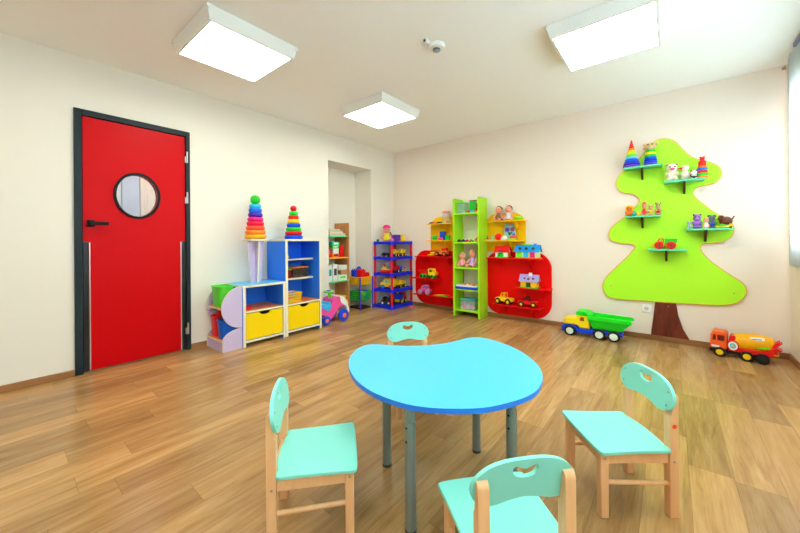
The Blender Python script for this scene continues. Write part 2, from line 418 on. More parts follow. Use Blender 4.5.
# ------------------------------------------------------------------ wall tree
TREE = [(-0.038, 2.096), (-0.097, 2.092), (-0.158, 2.046), (-0.227, 1.952), (-0.298, 1.855), (-0.379, 1.812), (-0.425, 1.774), (-0.459, 1.694), (-0.438, 1.621), (-0.389, 1.577), (-0.308, 1.557), (-0.264, 1.519), (-0.247, 1.478), (-0.278, 1.416), (-0.382, 1.308), (-0.48, 1.22), (-0.523, 1.158), (-0.53, 1.096), (-0.495, 1.045), (-0.411, 1.023), (-0.336, 1.016), (-0.303, 1.001), (-0.289, 0.971), (-0.321, 0.925), (-0.363, 0.866), (-0.511, 0.697), (-0.565, 0.621), (-0.594, 0.545), (-0.578, 0.469), (-0.495, 0.407), (-0.104, 0.412), (0.254, 0.423), (0.428, 0.443), (0.503, 0.489), (0.54, 0.566), (0.518, 0.647), (0.414, 0.736), (0.306, 0.839), (0.242, 0.925), (0.229, 0.983), (0.259, 1.019), (0.369, 1.034), (0.431, 1.066), (0.456, 1.118), (0.458, 1.177), (0.418, 1.244), (0.34, 1.305), (0.212, 1.445), (0.176, 1.508), (0.183, 1.543), (0.216, 1.578), (0.321, 1.599), (0.362, 1.631), (0.382, 1.685), (0.366, 1.743), (0.322, 1.788), (0.217, 1.842), (0.158, 1.885), (0.101, 1.961), (0.041, 2.052)]
TREEC = mat('tree_lime_board', (182, 250, 50), .4, .2, vary=.01)
EDGEO = mat('tree_edge_orange', (232, 170, 70), .5)
tree = thing('tree_wall_shelf', 'lime green tree shaped shelf panel with a brown trunk on the back wall', 'wall shelf', (0, YB, 0))
tl = smooth_loop(TREE, 4); nn = len(tl)
MB().prism(tl, -.022, -.001, 'xz').build('crown', TREEC, tree, smooth=False)
def offset(P, d):
    out = []
    for i in range(len(P)):
        (ax, az), (bx, bz) = P[i - 1], P[(i + 1) % len(P)]
        dx, dz = bx - ax, bz - az; l = math.hypot(dx, dz) or 1
        out.append((P[i][0] - dz / l * d, P[i][1] + dx / l * d))
    return out
sg = 1 if sum(tl[i][0] * tl[(i + 1) % nn][1] - tl[(i + 1) % nn][0] * tl[i][1] for i in range(nn)) < 0 else -1
MB().prism(offset(tl, sg * .0075), -.021, -.001, 'xz', hole=offset(tl, sg * .0003)).build('edge_band', EDGEO, tree, smooth=False)
tk = [(-0.122, 0.425), (0.044, 0.425), (0.060, 0.29), (0.098, 0.151), (0.146, 0.056), (-0.162, 0.056), (-0.156, 0.12), (-0.142, 0.237)]
MB().prism(tk, -.020, -.001, 'xz').build('trunk', wood('trunk_mahogany', (78, 22, 12), (128, 46, 22), .4, 'Z', 7, .2), tree, .002, smooth=False)
MINT = mat('mint_shelf_board', (96, 216, 170), .4)
DBRN = mat('bracket_dark_brown', (66, 22, 14), .5)
def shelf(root, x0, x1, z, bx, m, bm, depth=.16, y_face=-.022, gh=.11, t=.016, gw=.018):
    s = MB().box(x0, y_face - depth, z - t, x1, y_face, z).build('shelf', m, root, .002, smooth=False)
    for x in bx:
        MB().prism([(y_face, z - t), (y_face, z - t - gh), (y_face - .02, z - t - gh), (y_face - depth * .86, z - t - .02), (y_face - depth * .86, z - t)], x - gw / 2, x + gw / 2, 'yz').build('bracket', bm, s, .001, smooth=False)
for x0, x1, z, bxx in ((-.376, -.055, 1.822, -.225), (-.045, .258, 1.640, .112), (-.372, -.073, 1.307, -.225), (.12, .448, 1.161, .265), (-.175, .126, .962, -.03)):
    shelf(tree, x0, x1, z, (bxx,), MINT, DBRN)
for x, z in ((.462, .55), (-.52, .54), (-.018, .37)): MB().cyl((x, -.0245, z), (x, -.0215, z), .006).build('screw', SCREW, tree)

# ------------------------------------------------------------------ red and yellow wall units
WRED = mat('unit_red_board', (236, 6, 6), .4, .15, vary=.01); WYEL = mat('unit_yellow_board', (252, 196, 8), .4, .15, vary=.01)
def wall_unit(name, label, xs, rects, boards):
    r = thing(name, label, 'wall shelf', (0, YB, 0), 0, 'red and yellow wall shelf units')
    (rx0, rx1), (yx0, yx1) = rects
    MB().prism(rrect(rx0, .055, rx1, .905, .21, 12), -.021, -.001, 'xz').build('red_panel', WRED, r, .002, smooth=False)
    MB().prism(rrect(yx0, .80, yx1, 1.43, .17, 12, 'cd'), -.022, -.0215, 'xz') 
    p = rrect(yx0, .907, yx1, 1.43, .17, 12, 'cd')
    MB().prism(p, -.021, -.001, 'xz').build('yellow_panel', WYEL, r, .002, smooth=False)
    for x0, x1, z, bx in boards:
        m = WRED if z < .9 else WYEL
        shelf(r, x0, x1, z, bx, m, m, .158, -.021, .12, .016, .016)
wall_unit('apple_wall_shelf', 'red and yellow rounded wall shelf left of the green bookcase', None, ((-3.247, -2.37), (-2.943, -2.37)),
          [(-3.144, -2.44, .822, (-3.0, -2.56)), (-3.217, -2.725, .477, (-2.85,)), (-3.179, -2.44, .223, (-2.55,)), (-2.909, -2.44, 1.322, (-2.62,)), (-2.921, -2.42, 1.068, (-2.6,))])
wall_unit('apple_wall_shelf', 'red and yellow rounded wall shelf right of the green bookcase', None, ((-2.02, -1.145), (-2.02, -1.46)),
          [(-1.94, -1.233, .828, (-1.80, -1.38)), (-1.569, -1.132, .456, (-1.24,)), (-1.87, -1.24, .213, (-1.72, -1.36)), (-1.89, -1.436, 1.321, (-1.56,)), (-1.963, -1.475, 1.060, (-1.62,))])

# ------------------------------------------------------------------ green bookcase
GB = mat('bookcase_lime', (172, 232, 36), .4, .2, vary=.01)
gbk = thing('bookcase', 'tall narrow lime green open bookcase on the back wall', 'bookcase', (0, 0, 0))
MB().box(-2.39, 4.118, 0, -2.366, 4.375, 1.652).build('side_panel', GB, gbk, .002, smooth=False)
MB().box(-2.009, 4.118, 0, -1.985, 4.375, 1.652).build('side_panel', GB, gbk, .002, smooth=False)
for z in (1.444, 1.040, .690, .385, .097): MB().box(-2.366, 4.12, z - .022, -2.009, 4.375, z).build('shelf', GB, gbk, .002, smooth=False)

# ------------------------------------------------------------------ cabinets along the left wall
CB = mat('cabinet_blue', (46, 132, 250), .4, .25, vary=.01); CE = mat('cabinet_cream_edge', (236, 230, 200), .45); CYL = mat('drawer_yellow', (255, 216, 8), .4, .2, vary=.01)
COR = mat('shelf_orange', (246, 124, 40), .4); CLB = mat('top_light_blue', (92, 192, 236), .35)
XF, XBK = -3.315, -3.706
def cabinet(label, y0, y1, h, shelves, name):
    r = thing(name, label, 'cabinet', (0, 0, 0))
    t = .03; M_ = [CB, CE, COR, CLB]
    for a in (y0, y1 - t): MB().box(XBK, a, 0, XF, a + t, h - .024, 0, {'+x': 1}).build('side_panel', M_, r, .0015, smooth=False)
    MB().box(XBK, y0, h - .023, XF, y1, h, 0, {'+x': 1, '+z': 3, '-y': 1}).build('top_panel', M_, r, .0015, smooth=False)
    MB().box(XBK, y0 + t, .045, XBK + .01, y1 - t, h - .024).build('back_panel', M_, r, smooth=False)
    for z, rec, top in shelves:
        MB().box(XBK + .011, y0 + t, z - .02, XF - rec, y1 - t, z, 0, {'+x': 1, '+z': top}).build('shelf', M_, r, .001, smooth=False)
    MB().box(XBK + .011, y0 + t, .042, XF, y1 - t, .064, 1, {'+z': 0}).build('bottom_panel', M_, r, .001, smooth=False)
    a, b2 = y0 + t + .004, y1 - t - .004; c = (a + b2) / 2; zt = .334
    notch = [(c + .062 * math.cos(u), zt - .032 * math.sin(u)) for u in [PI * i / 12 for i in range(13)]]
    d = MB().prism([(a, .068), (b2, .068), (b2, zt)] + notch + [(a, zt)], XF - .022, XF - .004, 'yz').build('drawer', [CYL], r, .0015, smooth=False)
    MB().box(XBK + .03, a + .01, .07, XF - .023, b2 - .01, .29).build('drawer_box', mat('drawer_inside', (60, 50, 40), .7), d, smooth=False)
    return r
cabinet('low blue cabinet with one yellow drawer beside the lavender corner shelf', 1.575, 2.05, .622, [(.362, 0, 2)], 'low_cabinet')
cabinet('tall blue cabinet with open shelves above a yellow drawer', 2.051, 2.541, 1.092, [(.862, .13, 0), (.634, .13, 2), (.362, 0, 2)], 'tall_cabinet')
LVM = mat('lavender_laminate', (206, 190, 226), .4, vary=.01)
qs = thing('corner_end_shelf', 'lavender end shelf with rounded side panels beside the red door', 'shelf', (0, 0, 0))
yc = 1.574; x0, x1 = -3.706, -3.328
hd_ = [(yc - .197 * math.sin(PI * i / 24), .415 - .206 * math.cos(PI * i / 24)) for i in range(25)]
lo = [(1.385, 0), (yc, 0), (yc, .205)] + [(yc - .189 * math.sin(.5 * PI * i / 10), .10 + .105 * math.cos(.5 * PI * i / 10)) for i in range(1, 11)]
for xx in (x1 - .018, x0):
    MB().prism(hd_, xx, xx + .018, 'yz', mi=0, mi_side=1).build('rounded_panel', [LVM, CE], qs, .001, smooth=False)
    MB().prism(lo, xx, xx + .018, 'yz', mi=0, mi_side=1).build('lower_panel', [LVM, CE], qs, .001, smooth=False)
MB().box(x0 + .0185, 1.385, 0, x1 - .0185, 1.401, .092).build('front_panel', LVM, qs, .001, smooth=False)
MB().box(x0 + .0185, 1.385, .0925, x1 - .0185, yc, .110, 2, {'-y': 1}).build('bottom_shelf', [LVM, CE, COR], qs, .001, smooth=False)
MB().prism([(x0 + .0185, 1.39), (x1 - .06, 1.39), (x1 - .0185, 1.42), (x1 - .0185, yc), (x0 + .0185, yc)], .400, .418, 'xy', mi=0, mi_side=1).build('middle_shelf', [COR, CE], qs, .001, smooth=False)

# lavender tapering pedestal on the low cabinet
pd = thing('pedestal_stand', 'lavender tapering stand with crossed panels on the low blue cabinet', 'stand', (-3.52, 1.815, .622))
MB().prism([(-.055, 0), (.055, 0), (.092, .452), (-.092, .452)], -.009, .009, 'yz', mi=0, mi_side=1).build('panel', [LVM, CE], pd, smooth=False)
for s in (-1, 1):
    MB().prism([(s * .0095, 0), (s * .046, 0), (s * .085, .452), (s * .0095, .452)], -.009, .009, 'xz', mi=0, mi_side=1).build('panel', [LVM, CE], pd, smooth=False)
MB().box(-.096, -.10, .4525, .096, .10, .472, 1).build('top_board', [LVM, CE], pd, .002, smooth=False)

def pyramid(label, loc, rings, ball, cat='stacking toy', name='stacking_pyramid', grp=None):
    r = thing(name, label, cat, loc, 0, grp)
    z = 0
    MB().cyl((0, 0, 0), (0, 0, sum(q[1] for q in rings)), .012).build('pole', WHT, r)
    for rad, h, m in rings:
        MB().lathe([(rad * .5, 0), (rad * .86, 0), (rad * .96, h * .18), (rad, h * .5), (rad * .96, h * .82), (rad * .86, h * .985), (rad * .5, h * .985)], (0, 0, z), n=32).build('ring', m, r)
        z += h
    if ball: MB().ball((0, 0, z + ball[0] * .93), ball[0], nu=24, nv=14).build('knob', ball[1], r)
    return r, z
R1 = [pl('amber', (255, 182, 20)), pl('light_orange', (255, 140, 40)), pl('coral', (252, 84, 60)), pl('crimson', (238, 20, 60)), MAG, pl('indigo', (70, 30, 165)), pl('azure', (25, 105, 235)), pl('sky', (40, 185, 225))]
pyramid('taller ring pyramid with a green ball top on the lavender stand', (-3.52, 1.815, 1.095), [(.112 - .0073 * i, .0475, m) for i, m in enumerate(R1)], (.052, GRN), grp='ring pyramids on the cabinets')
R2 = [BLU, RED, GRN, BLU, YEL, RED, GRN]
pyramid('shorter ring pyramid with a red ball top on the tall blue cabinet', (-3.52, 2.29, 1.0925), [(.108 - .0092 * i, .0475, m) for i, m in enumerate(R2)], (.037, RED), grp='ring pyramids on the cabinets')

# tubs on the lavender shelf
def tub(name, label, loc, rx, ry, h, m, cat='basket', rz=0, taper=.86):
    r = thing(name, label, cat, loc, rz)
    def sq(k, z, n=36, e=.55):
        out = []
        for i in range(n):
            t = 2 * PI * i / n; c, s = math.cos(t), math.sin(t)
            out.append((k * rx * math.copysign(abs(c) ** e, c), k * ry * math.copysign(abs(s) ** e, s), z))
        return out
    L_ = [sq(taper, 0), sq(taper + (1 - taper) * .5, h * .5), sq(1, h), sq(.93, h), sq(taper * .93, .012)]
    m_ = MB(); n = 36
    for l in L_: m_.v += l
    for k in range(4):
        for i in range(n):
            j = (i + 1) % n; m_.f.append((k * n + i, k * n + j, (k + 1) * n + j, (k + 1) * n + i)); m_.m.append(0)
    m_.f.append(tuple(range(n))[::-1]); m_.m.append(0); m_.f.append(tuple(range(4 * n, 5 * n))); m_.m.append(0)
    m_.build('tub_body', m, r)
    rim = sq(1.02, h - .006); MB().tube(rim, .006, 6, closed=True).build('rim', m, r)
    return r
gt = tub('toy_tub', 'bright green plastic tub on the upper lavender shelf', (-3.535, 1.472, .418), .115, .078, .205, pl('neon_green', (90, 225, 60)))
pass
tub('toy_tub', 'red plastic tub with a red ball on the lower lavender shelf', (-3.60, 1.472, .110), .080, .070, .205, RED)
bt = tub('toy_tub', 'blue plastic tub at the front of the lower lavender shelf', (-3.440, 1.478, .110), .074, .084, .185, pl('tub_blue', (15, 100, 215)))
single(MB().ball((0, 0, 0), .050, nu=24, nv=14), 'ball', RED, 'shiny red ball lying in the red tub', 'ball', (-3.60, 1.480, .318))

# contents of the cabinets
def lidbox(name, label, loc, sx, sy, h, body, lid, cat='storage box', rz=0, filler=()):
    r = thing(name, label, cat, loc, rz)
    t = .004
    m = MB().box(-sx, -sy, 0, sx, sy, t).box(-sx, -sy, t, -sx + t, sy, h).box(sx - t, -sy, t, sx, sy, h).box(-sx + t, -sy, t, sx - t, -sy + t, h).box(-sx + t, sy - t, t, sx - t, sy, h)
    m.build('box_body', body, r)
    MB().box(-sx - .006, -sy - .006, h, sx + .006, sy + .006, h + .014).build('lid', lid, r, .004)
    return r
CLEAR = mat('clear_plastic', (225, 235, 235), .15, alpha=.2, vary=0)
CLEARG = mat('clear_green_plastic', (190, 235, 215), .15, alpha=.25, vary=0)
def bits(n, x0, y0, z0, x1, y1, z1, r, mats, label, cat, grp, name='toy_block', nx=2):
    """n loose small toys in a loose grid, each a thing of its own"""
    ny = max(1, math.ceil(n / nx))
    for i in range(n):
        a, b2 = i % nx, i // nx
        x = x0 + (x1 - x0) * (a + .5) / nx; y = y0 + (y1 - y0) * (b2 + .5) / ny
        single(MB().box(-r, -r * .7, 0, r, r * .7, r * (1.1 + .3 * (i % 3))), name, mats[i % len(mats)], label, cat, (x, y, z0), (-.2, .15, .05)[i % 3], grp, .003)
lidbox('storage_box', 'small red tinted box with a green lid in the tall blue cabinet', (-3.50, 2.185, .634), .035, .036, .095, mat('red_tint_plastic', (150, 30, 35), .2, alpha=.85, vary=0), GRN)
lidbox('storage_box', 'dark see-through box with an orange lid in the tall blue cabinet', (-3.53, 2.345, .634), .065, .105, .11, mat('smoky_plastic', (70, 60, 60), .2, alpha=.62, vary=0), ORA)
bits(4, -3.58, 2.27, .6385, -3.48, 2.42, .642, .018, [RED, WHT, ORA, YEL], 'small building block inside the dark orange-lidded box', 'block', 'blocks in the orange-lidded box')
def crate(name, label, loc, sx, sy, h, m, cat='basket', rz=0, ribs=7):
    r = thing(name, label, cat, loc, rz); t = .004
    MB().box(-sx + t, -sy + t, 0, sx - t, sy - t, t).build('crate_base', m, r)
    w_ = MB()
    for z in (0, h * .33, h * .66, h - .012):
        k = .88 + .12 * z / h; a, b2 = sx * k, sy * k
        w_.box(-a, -b2, z, a, -b2 + t, z + .011).box(-a, b2 - t, z, a, b2, z + .011).box(-a, -b2 + t, z, -a + t, b2 - t, z + .011).box(a - t, -b2 + t, z, a, b2 - t, z + .011)
    for i in range(ribs + 1):
        u = -1 + 2 * i / ribs
        for s in (-1, 1):
            w_.cyl((u * sx * .87, s * sy * .87, .004), (u * sx * .985, s * sy * .985, h - .004), .0035, n=6)
            w_.cyl((s * sx * .87, u * sy * .87, .004), (s * sx * .985, u * sy * .985, h - .004), .0035, n=6)
    w_.build('lattice', m, r)
    MB().tube([(-sx, -sy, h), (sx, -sy, h), (sx, sy, h), (-sx, sy, h)], .006, 6, closed=True).build('rim', m, r)
    return r
crate('wire_basket', 'yellow lattice basket on the orange shelf of the tall blue cabinet', (-3.45, 2.192, .362), .09, .10, .105, YEL)
single(MB().box(-.03, -.035, 0, .03, .035, .028).cyl((-.02, -.02, .028), (-.02, -.02, .036), .008).cyl((.02, .02, .028), (.02, .02, .036), .008), 'toy_brick', RED, 'red toy brick on the orange shelf of the low blue cabinet', 'toy', (-3.42, 1.665, .362), .2, None, .003)
single(MB().ball((0, 0, .022), (.02, .02, .022), 0).ball((0, 0, .052), .014, 1), 'toy_chick', [YEL, GRN], 'tiny yellow and green figure on the top shelf of the tall blue cabinet', 'toy', (-3.465, 2.165, .862))

# ------------------------------------------------------------------ vehicles
def wheels(r, xs, yt, rad, wd, tm, hm, zc=None, hr=.55, name='wheel', n=20):
    for x in xs:
        for s in (-1, 1):
            y = s * yt; z = zc if zc else rad
            W_ = MB().lathe([(rad * .3, -wd / 2), (rad * .86, -wd / 2), (rad, -wd * .34), (rad, wd * .34), (rad * .86, wd / 2), (rad * .3, wd / 2)], (x, y, z), 'y', n).build(name, tm, r)
            k = s * wd / 2
            MB().lathe([(rad * hr, k * .8), (rad * hr, k * 1.06), (rad * hr * .75, k * 1.16), (rad * .16, k * 1.08), (rad * .14, k * 1.3)] if s > 0 else [(rad * .14, k * 1.3), (rad * .16, k * 1.08), (rad * hr * .75, k * 1.16), (rad * hr, k * 1.06), (rad * hr, k * .8)], (x, y, z), 'y', 16).build('hub', hm, W_)
def toy(name, label, cat, loc, rz, parts, grp=None):
    """parts: (name, materials, MB, bevel)"""
    r = thing(name, label, cat, loc, rz, grp)
    for p in parts:
        p[2].build(p[0], p[1], r, p[3] if len(p) > 3 else .003)
    return r

# big dump truck (front towards -x)
y0 = .095
dt = toy('toy_dump_truck', 'large toy dump truck with yellow cab and green tipper bed by the back wall', 'toy truck', (-.645, 4.145, 0), -.01, [
    ('chassis', pl('truck_blue', (20, 70, 220)), MB().prism([(-.30, .045), (.262, .055), (.262, .095), (-.03, .095), (-.05, .10), (-.12, .10), (-.15, .125), (-.285, .125), (-.30, .10)], -.068, .068).prism([(-.31, .04), (-.285, .04), (-.285, .115), (-.31, .105)], -.10, .10).prism([(-.155, .045), (-.01, .045), (-.01, .095), (-.13, .10)], -.096, .096), .006),
    ('fender', pl('truck_blue'), MB().prism([(-.225 - .066 * math.cos(PI * i / 10), .053 + .066 * math.sin(PI * i / 10)) for i in range(11)] + [(-.225 + .078 * math.cos(PI * i / 10), .053 + .082 * math.sin(PI * i / 10)) for i in range(11)], -.102, .102), .003),
    ('hood', pl('truck_yellow', (255, 222, 25)), MB().prism([(-.292, .127), (-.155, .127), (-.13, .10), (-.035, .10), (-.035, .235), (-.06, .245), (-.15, .245), (-.165, .212), (-.275, .205), (-.292, .19)], -.088, .088), .012),
    ('window', mat('toy_window_brown', (150, 80, 20), .3), MB().prism([(-.128, .185), (-.085, .185), (-.085, .228), (-.118, .228)], -.0905, .0905), .002),
    ('cab_roof', pl('truck_green', (30, 225, 40)), MB().prism([(-.165, .246), (-.035, .246), (-.02, .252), (-.05, .298), (-.14, .302), (-.162, .288)], -.092, .092), .008),
])
tb = MB()
# open tipper: outer sloping walls with a thick rim
def frustum_open(m, x0, x1, ya, zb, X0, X1, YA, zt, t=.008, mi=0):
    B_ = [(x0, -ya, zb), (x1, -ya, zb), (x1, ya, zb), (x0, ya, zb)]; T_ = [(X0, -YA, zt), (X1, -YA, zt), (X1, YA, zt), (X0, YA, zt)]
    Ti = [(X0 + t, -YA + t, zt), (X1 - t, -YA + t, zt), (X1 - t, YA - t, zt), (X0 + t, YA - t, zt)]; Bi = [(x0 + t, -ya + t, zb + t), (x1 - t, -ya + t, zb + t), (x1 - t, ya - t, zb + t), (x0 + t, ya - t, zb + t)]
    f = [(3, 2, 1, 0)]
    for k in range(3):
        for i in range(4):
            j = (i + 1) % 4; f.append((k * 4 + i, k * 4 + j, k * 4 + 4 + j, k * 4 + 4 + i))
    f.append((12, 13, 14, 15)); m.add(B_ + T_ + Ti + Bi, f, mi); return m
frustum_open(tb, -.005, .245, .075, .112, -.04, .335, .112, .215)
tb.prism([(-.045, .213), (.345, .213), (.345, .245), (.325, .252), (-.02, .262), (-.045, .262)], -.118, -.108).prism([(-.045, .213), (.345, .213), (.345, .245), (.325, .252), (-.02, .262), (-.045, .262)], .108, .118)
tb.prism([(-.05, .20), (-.035, .20), (-.03, .268), (-.09, .302), (-.10, .295), (-.05, .26)], -.105, .105)
tb.build('tipper_bed', pl('truck_green'), dt, .003); dt.scale = (1, 1, .94)
wheels(dt, (-.225, .058, .188), .082, .057, .046, BLK, pl('hub_white', (225, 240, 225)), hr=.66)

# mixer truck
mt = toy('toy_mixer_truck', 'toy cement mixer truck with orange cab and yellow drum in the room corner', 'toy truck', (.487, 4.196, 0), -.16, [
    ('chassis', pl('truck_red', (226, 22, 22)), MB().prism([(-.10, .066), (.235, .066), (.24, .115), (.09, .10), (-.10, .098)], -.07, .07).prism([(.195, .07), (.235, .07), (.25, .15), (.20, .12)], -.072, .072), .004),
    ('bumper', BLK, MB().prism([(-.245, .035), (-.09, .035), (.20, .035), (.20, .066), (-.10, .066), (-.245, .068)], -.062, .062).prism([(-.252, .04), (-.22, .04), (-.22, .07), (-.252, .07)], -.085, .085), .005),
    ('cab', pl('cab_orange', (252, 100, 35)), MB().prism([(-.248, .072), (-.11, .072), (-.11, .205), (-.125, .222), (-.228, .222), (-.243, .19)], -.082, .082), .008),
    ('window', mat('toy_window_red', (120, 25, 15), .3), MB().prism([(-.186, .145), (-.128, .145), (-.128, .195), (-.186, .195)], -.084, .084).prism([(-.228, .145), (-.198, .145), (-.198, .195), (-.222, .195)], -.084, .084), .002),
    ('water_tank', pl('truck_red'), MB().cyl((-.062, -.075, .115), (-.062, .075, .115), .047, n=24).prism([(-.10, .13), (-.03, .13), (-.045, .2), (-.09, .2)], -.06, .06), .006),
    ('sticker', [WHT, CYA, YEL], MB().lathe([(.038, -.0768), (.037, -.0758)], (-.062, 0, .115), 'y', 24, 0).lathe([(.024, -.078), (.023, -.0770)], (-.062, 0, .115), 'y', 24, 1).lathe([(.012, -.079), (.011, -.0782)], (-.062, 0, .115), 'y', 16, 2), 0),
    ('hopper', pl('truck_red'), MB().prism([(.225, .165), (.285, .205), (.275, .188), (.30, .19), (.255, .15), (.30, .125), (.262, .115), (.275, .095), (.235, .09)], -.05, .05).box(.205, -.06, .105, .235, .06, .13), .003),
    ('chute', YEL, MB().prism([(.235, .07), (.275, .075), (.275, .09), (.235, .088)], -.03, .03), .002),
])
dm = MB().lathe([(.03, -.135), (.062, -.13), (.074, -.09), (.076, -.03), (.068, .05), (.048, .105), (.035, .112)], (0, 0, 0), 'x', 28)
ds = MB()
drum = dm.build('drum', pl('drum_amber', (255, 178, 15)), mt); drum.location = (.088, 0, .158); drum.rotation_euler = (0, -.10, 0)
st = MB().box(-.02, -.0765, .012, .065, -.0625, .037, 0).box(-.01, -.0772, .018, .05, -.070, .024, 1)
for v_i, p_ in enumerate(st.v): pass
sk = st.build('sticker', [WHT, BLU], drum); sk.rotation_euler = (-.32, 0, -.0); sk.location = (-.01, .004, -.004)
sk2 = MB().box(0, -.0755, -.03, .07, -.066, -.008, 0).build('sticker', [LIM], drum); sk2.rotation_euler = (.10, 0, .14); sk2.location = (0, .004, 0)
MB().box(-.235, -.0835, .082, -.17, -.082, .10).build('sticker', [WHT], mt)
for ch in mt.children:
    if ch.name.split('.')[0] not in ('drum',):
        for v in ch.data.vertices: v.co.x *= .80
wheels(mt, (-.134, .036), .072, .043, .04, BLK, YEL, hr=.58)
wheels(mt, (.126,), .072, .043, .04, BLK, BLK, hr=.58)

def pickup(name, label, loc, rz, L, W, Hh, body, cab, tire, hub, grp=None, bed=None, style=0):
    """monster style pickup, front towards -x"""
    h = L / 2; wr = Hh * .27; zb = wr * .95
    parts = [('body', body, MB().prism([(-h, zb), (h * .98, zb), (h, zb + Hh * .30), (h * .15, zb + Hh * .30), (h * .12, zb + Hh * .34), (-h * .35, zb + Hh * .34), (-h * .94, zb + Hh * .28)], -W * .36, W * .36), .004)]
    if style == 0:      # open roll cage cab
        fr_ = MB()
        for s in (-1, 1):
            fr_.tube([(-h * .36, s * W * .3, zb + Hh * .3), (-h * .18, s * W * .28, Hh * .96), (h * .18, s * W * .28, Hh * .96), (h * .22, s * W * .3, zb + Hh * .3)], Hh * .045, 6)
        fr_.box(-h * .2, -W * .3, Hh * .93, h * .2, W * .3, Hh)
        parts.append(('cab', cab, fr_, .002))
    else:
        parts.append(('cab', cab, MB().prism([(-h * .5, zb + Hh * .3), (h * .12, zb + Hh * .3), (h * .10, Hh), (-h * .26, Hh)], -W * .33, W * .33), .005))
        parts.append(('window', DGRY, MB().prism([(-h * .38, zb + Hh * .36), (h * .04, zb + Hh * .36), (h * .03, Hh * .92), (-h * .22, Hh * .92)], -W * .337, W * .337), .001))
    if bed: parts.append(('bed', bed, frustum_open(MB(), h * .16, h * .92, W * .32, zb + Hh * .31, h * .12, h, W * .42, Hh * .86), .002))
    r = toy(name, label, 'toy car', loc, rz, parts, grp)
    wheels(r, (-h * .60, h * .60), W * .36, wr, W * .24, tire, hub, hr=.5, n=16)
    return r

# vehicles on the wall units and the tree
pickup('toy_pickup', 'yellow toy pickup with black tyres on the lowest red shelf', (-1.714, 4.295, .213), -.08, .235, .125, .15, YEL, YEL, BLK, YEL)
pickup('toy_pickup', 'red toy pickup with black tyres on the lowest red shelf', (-1.41, 4.295, .213), .18, .24, .125, .13, RED, BLK, BLK, YEL, style=0)
p_ = toy('toy_truck', 'little toy truck with red wheels and green box on the lowest tree shelf', 'toy truck', (-.038, 4.295, .962), 0, [
    ('chassis', YEL, MB().prism([(-.10, .03)] + [(-.056 + .052 * math.cos(PI - PI * i / 10), .036 + .030 * math.sin(PI * i / 10)) for i in range(11)] + [(.052 + .052 * math.cos(PI - PI * i / 10), .036 + .030 * math.sin(PI * i / 10)) for i in range(11)] + [(.105, .03)], -.026, .026), .003),
    ('cab', RED, MB().tube([(-.062, -.02, .062), (-.045, -.02, .103), (-.018, -.02, .103), (-.014, -.02, .062)], .006, 6).tube([(-.062, .02, .062), (-.045, .02, .103), (-.018, .02, .103), (-.014, .02, .062)], .006, 6).box(-.045, -.022, .099, -.016, .022, .107).box(-.062, -.024, .06, -.012, .024, .07), .001),
    ('box_bed', GRN, frustum_open(MB(), .0, .088, .030, .062, -.006, .094, .034, .103), .002)])
pl('hub_dark_green', (20, 90, 30))
wheels(p_, (-.050, .047), .038, .038, .026, RED, _M['plastic_hub_dark_green'], hr=.3)
tr1 = toy('toy_tractor', 'orange toy loader with a yellow bucket on the upper red shelf left of the bookcase', 'toy tractor', (-2.70, 4.295, .822), 0, [
    ('body', ORA, MB().prism([(-.10, .03), (.12, .03), (.12, .085), (.03, .085), (-.09, .07)], -.038, .038), .004),
    ('cab', RED, MB().prism([(.02, .08), (.11, .08), (.105, .125), (.035, .125)], -.036, .036), .004),
    ('bucket', YEL, MB().prism([(-.22, .012), (-.12, .012), (-.115, .03), (-.145, .06), (-.17, .065), (-.16, .03), (-.21, .025)], -.045, .045).box(-.16, -.01, .03, -.09, .01, .045), .003)])
wheels(tr1, (-.045, .085), .042, .036, .03, BLK, ORA, n=16)
tk1 = toy('toy_tipper', 'yellow toy truck with green wheels and a red tipper on the middle red shelf', 'toy truck', (-2.93, 4.295, .477), PI, [
    ('chassis', BLK, MB().box(-.15, -.04, .03, .15, .04, .048), .004),
    ('cab', YEL, MB().prism([(-.15, .045), (-.02, .045), (-.02, .15), (-.10, .15), (-.115, .105), (-.15, .095)], -.048, .048), .006),
    ('window', DGRY, MB().prism([(-.10, .10), (-.045, .10), (-.045, .14), (-.092, .14)], -.0495, .0495), .001),
    ('tipper_bed', RED, frustum_open(MB(), .0, .13, .036, .05, -.01, .165, .052, .125), .002)])
wheels(tk1, (-.095, .035, .10), .042, .033, .028, GRN, BLK, n=16)
pc1 = toy('toy_car', 'pink and lilac toy buggy on the lowest red shelf left of the bookcase', 'toy car', (-2.985, 4.272, .223), .22, [
    ('body', pl('buggy_magenta', (215, 60, 160)), MB().prism([(-.10, .035), (.10, .035), (.10, .08), (.03, .09), (-.06, .085), (-.10, .065)], -.045, .045), .01),
    ('cab', pl('buggy_lilac', (190, 140, 210)), MB().tube([(-.05, -.03, .08), (-.03, -.03, .135), (.05, -.03, .135), (.06, -.03, .08)], .007).tube([(-.05, .03, .08), (-.03, .03, .135), (.05, .03, .135), (.06, .03, .08)], .007).ball((0, 0, .10), (.03, .025, .03)), 0)])
wheels(pc1, (-.065, .065), .052, .038, .028, pl('wheel_grey', (140, 145, 140)), PNK, n=16)

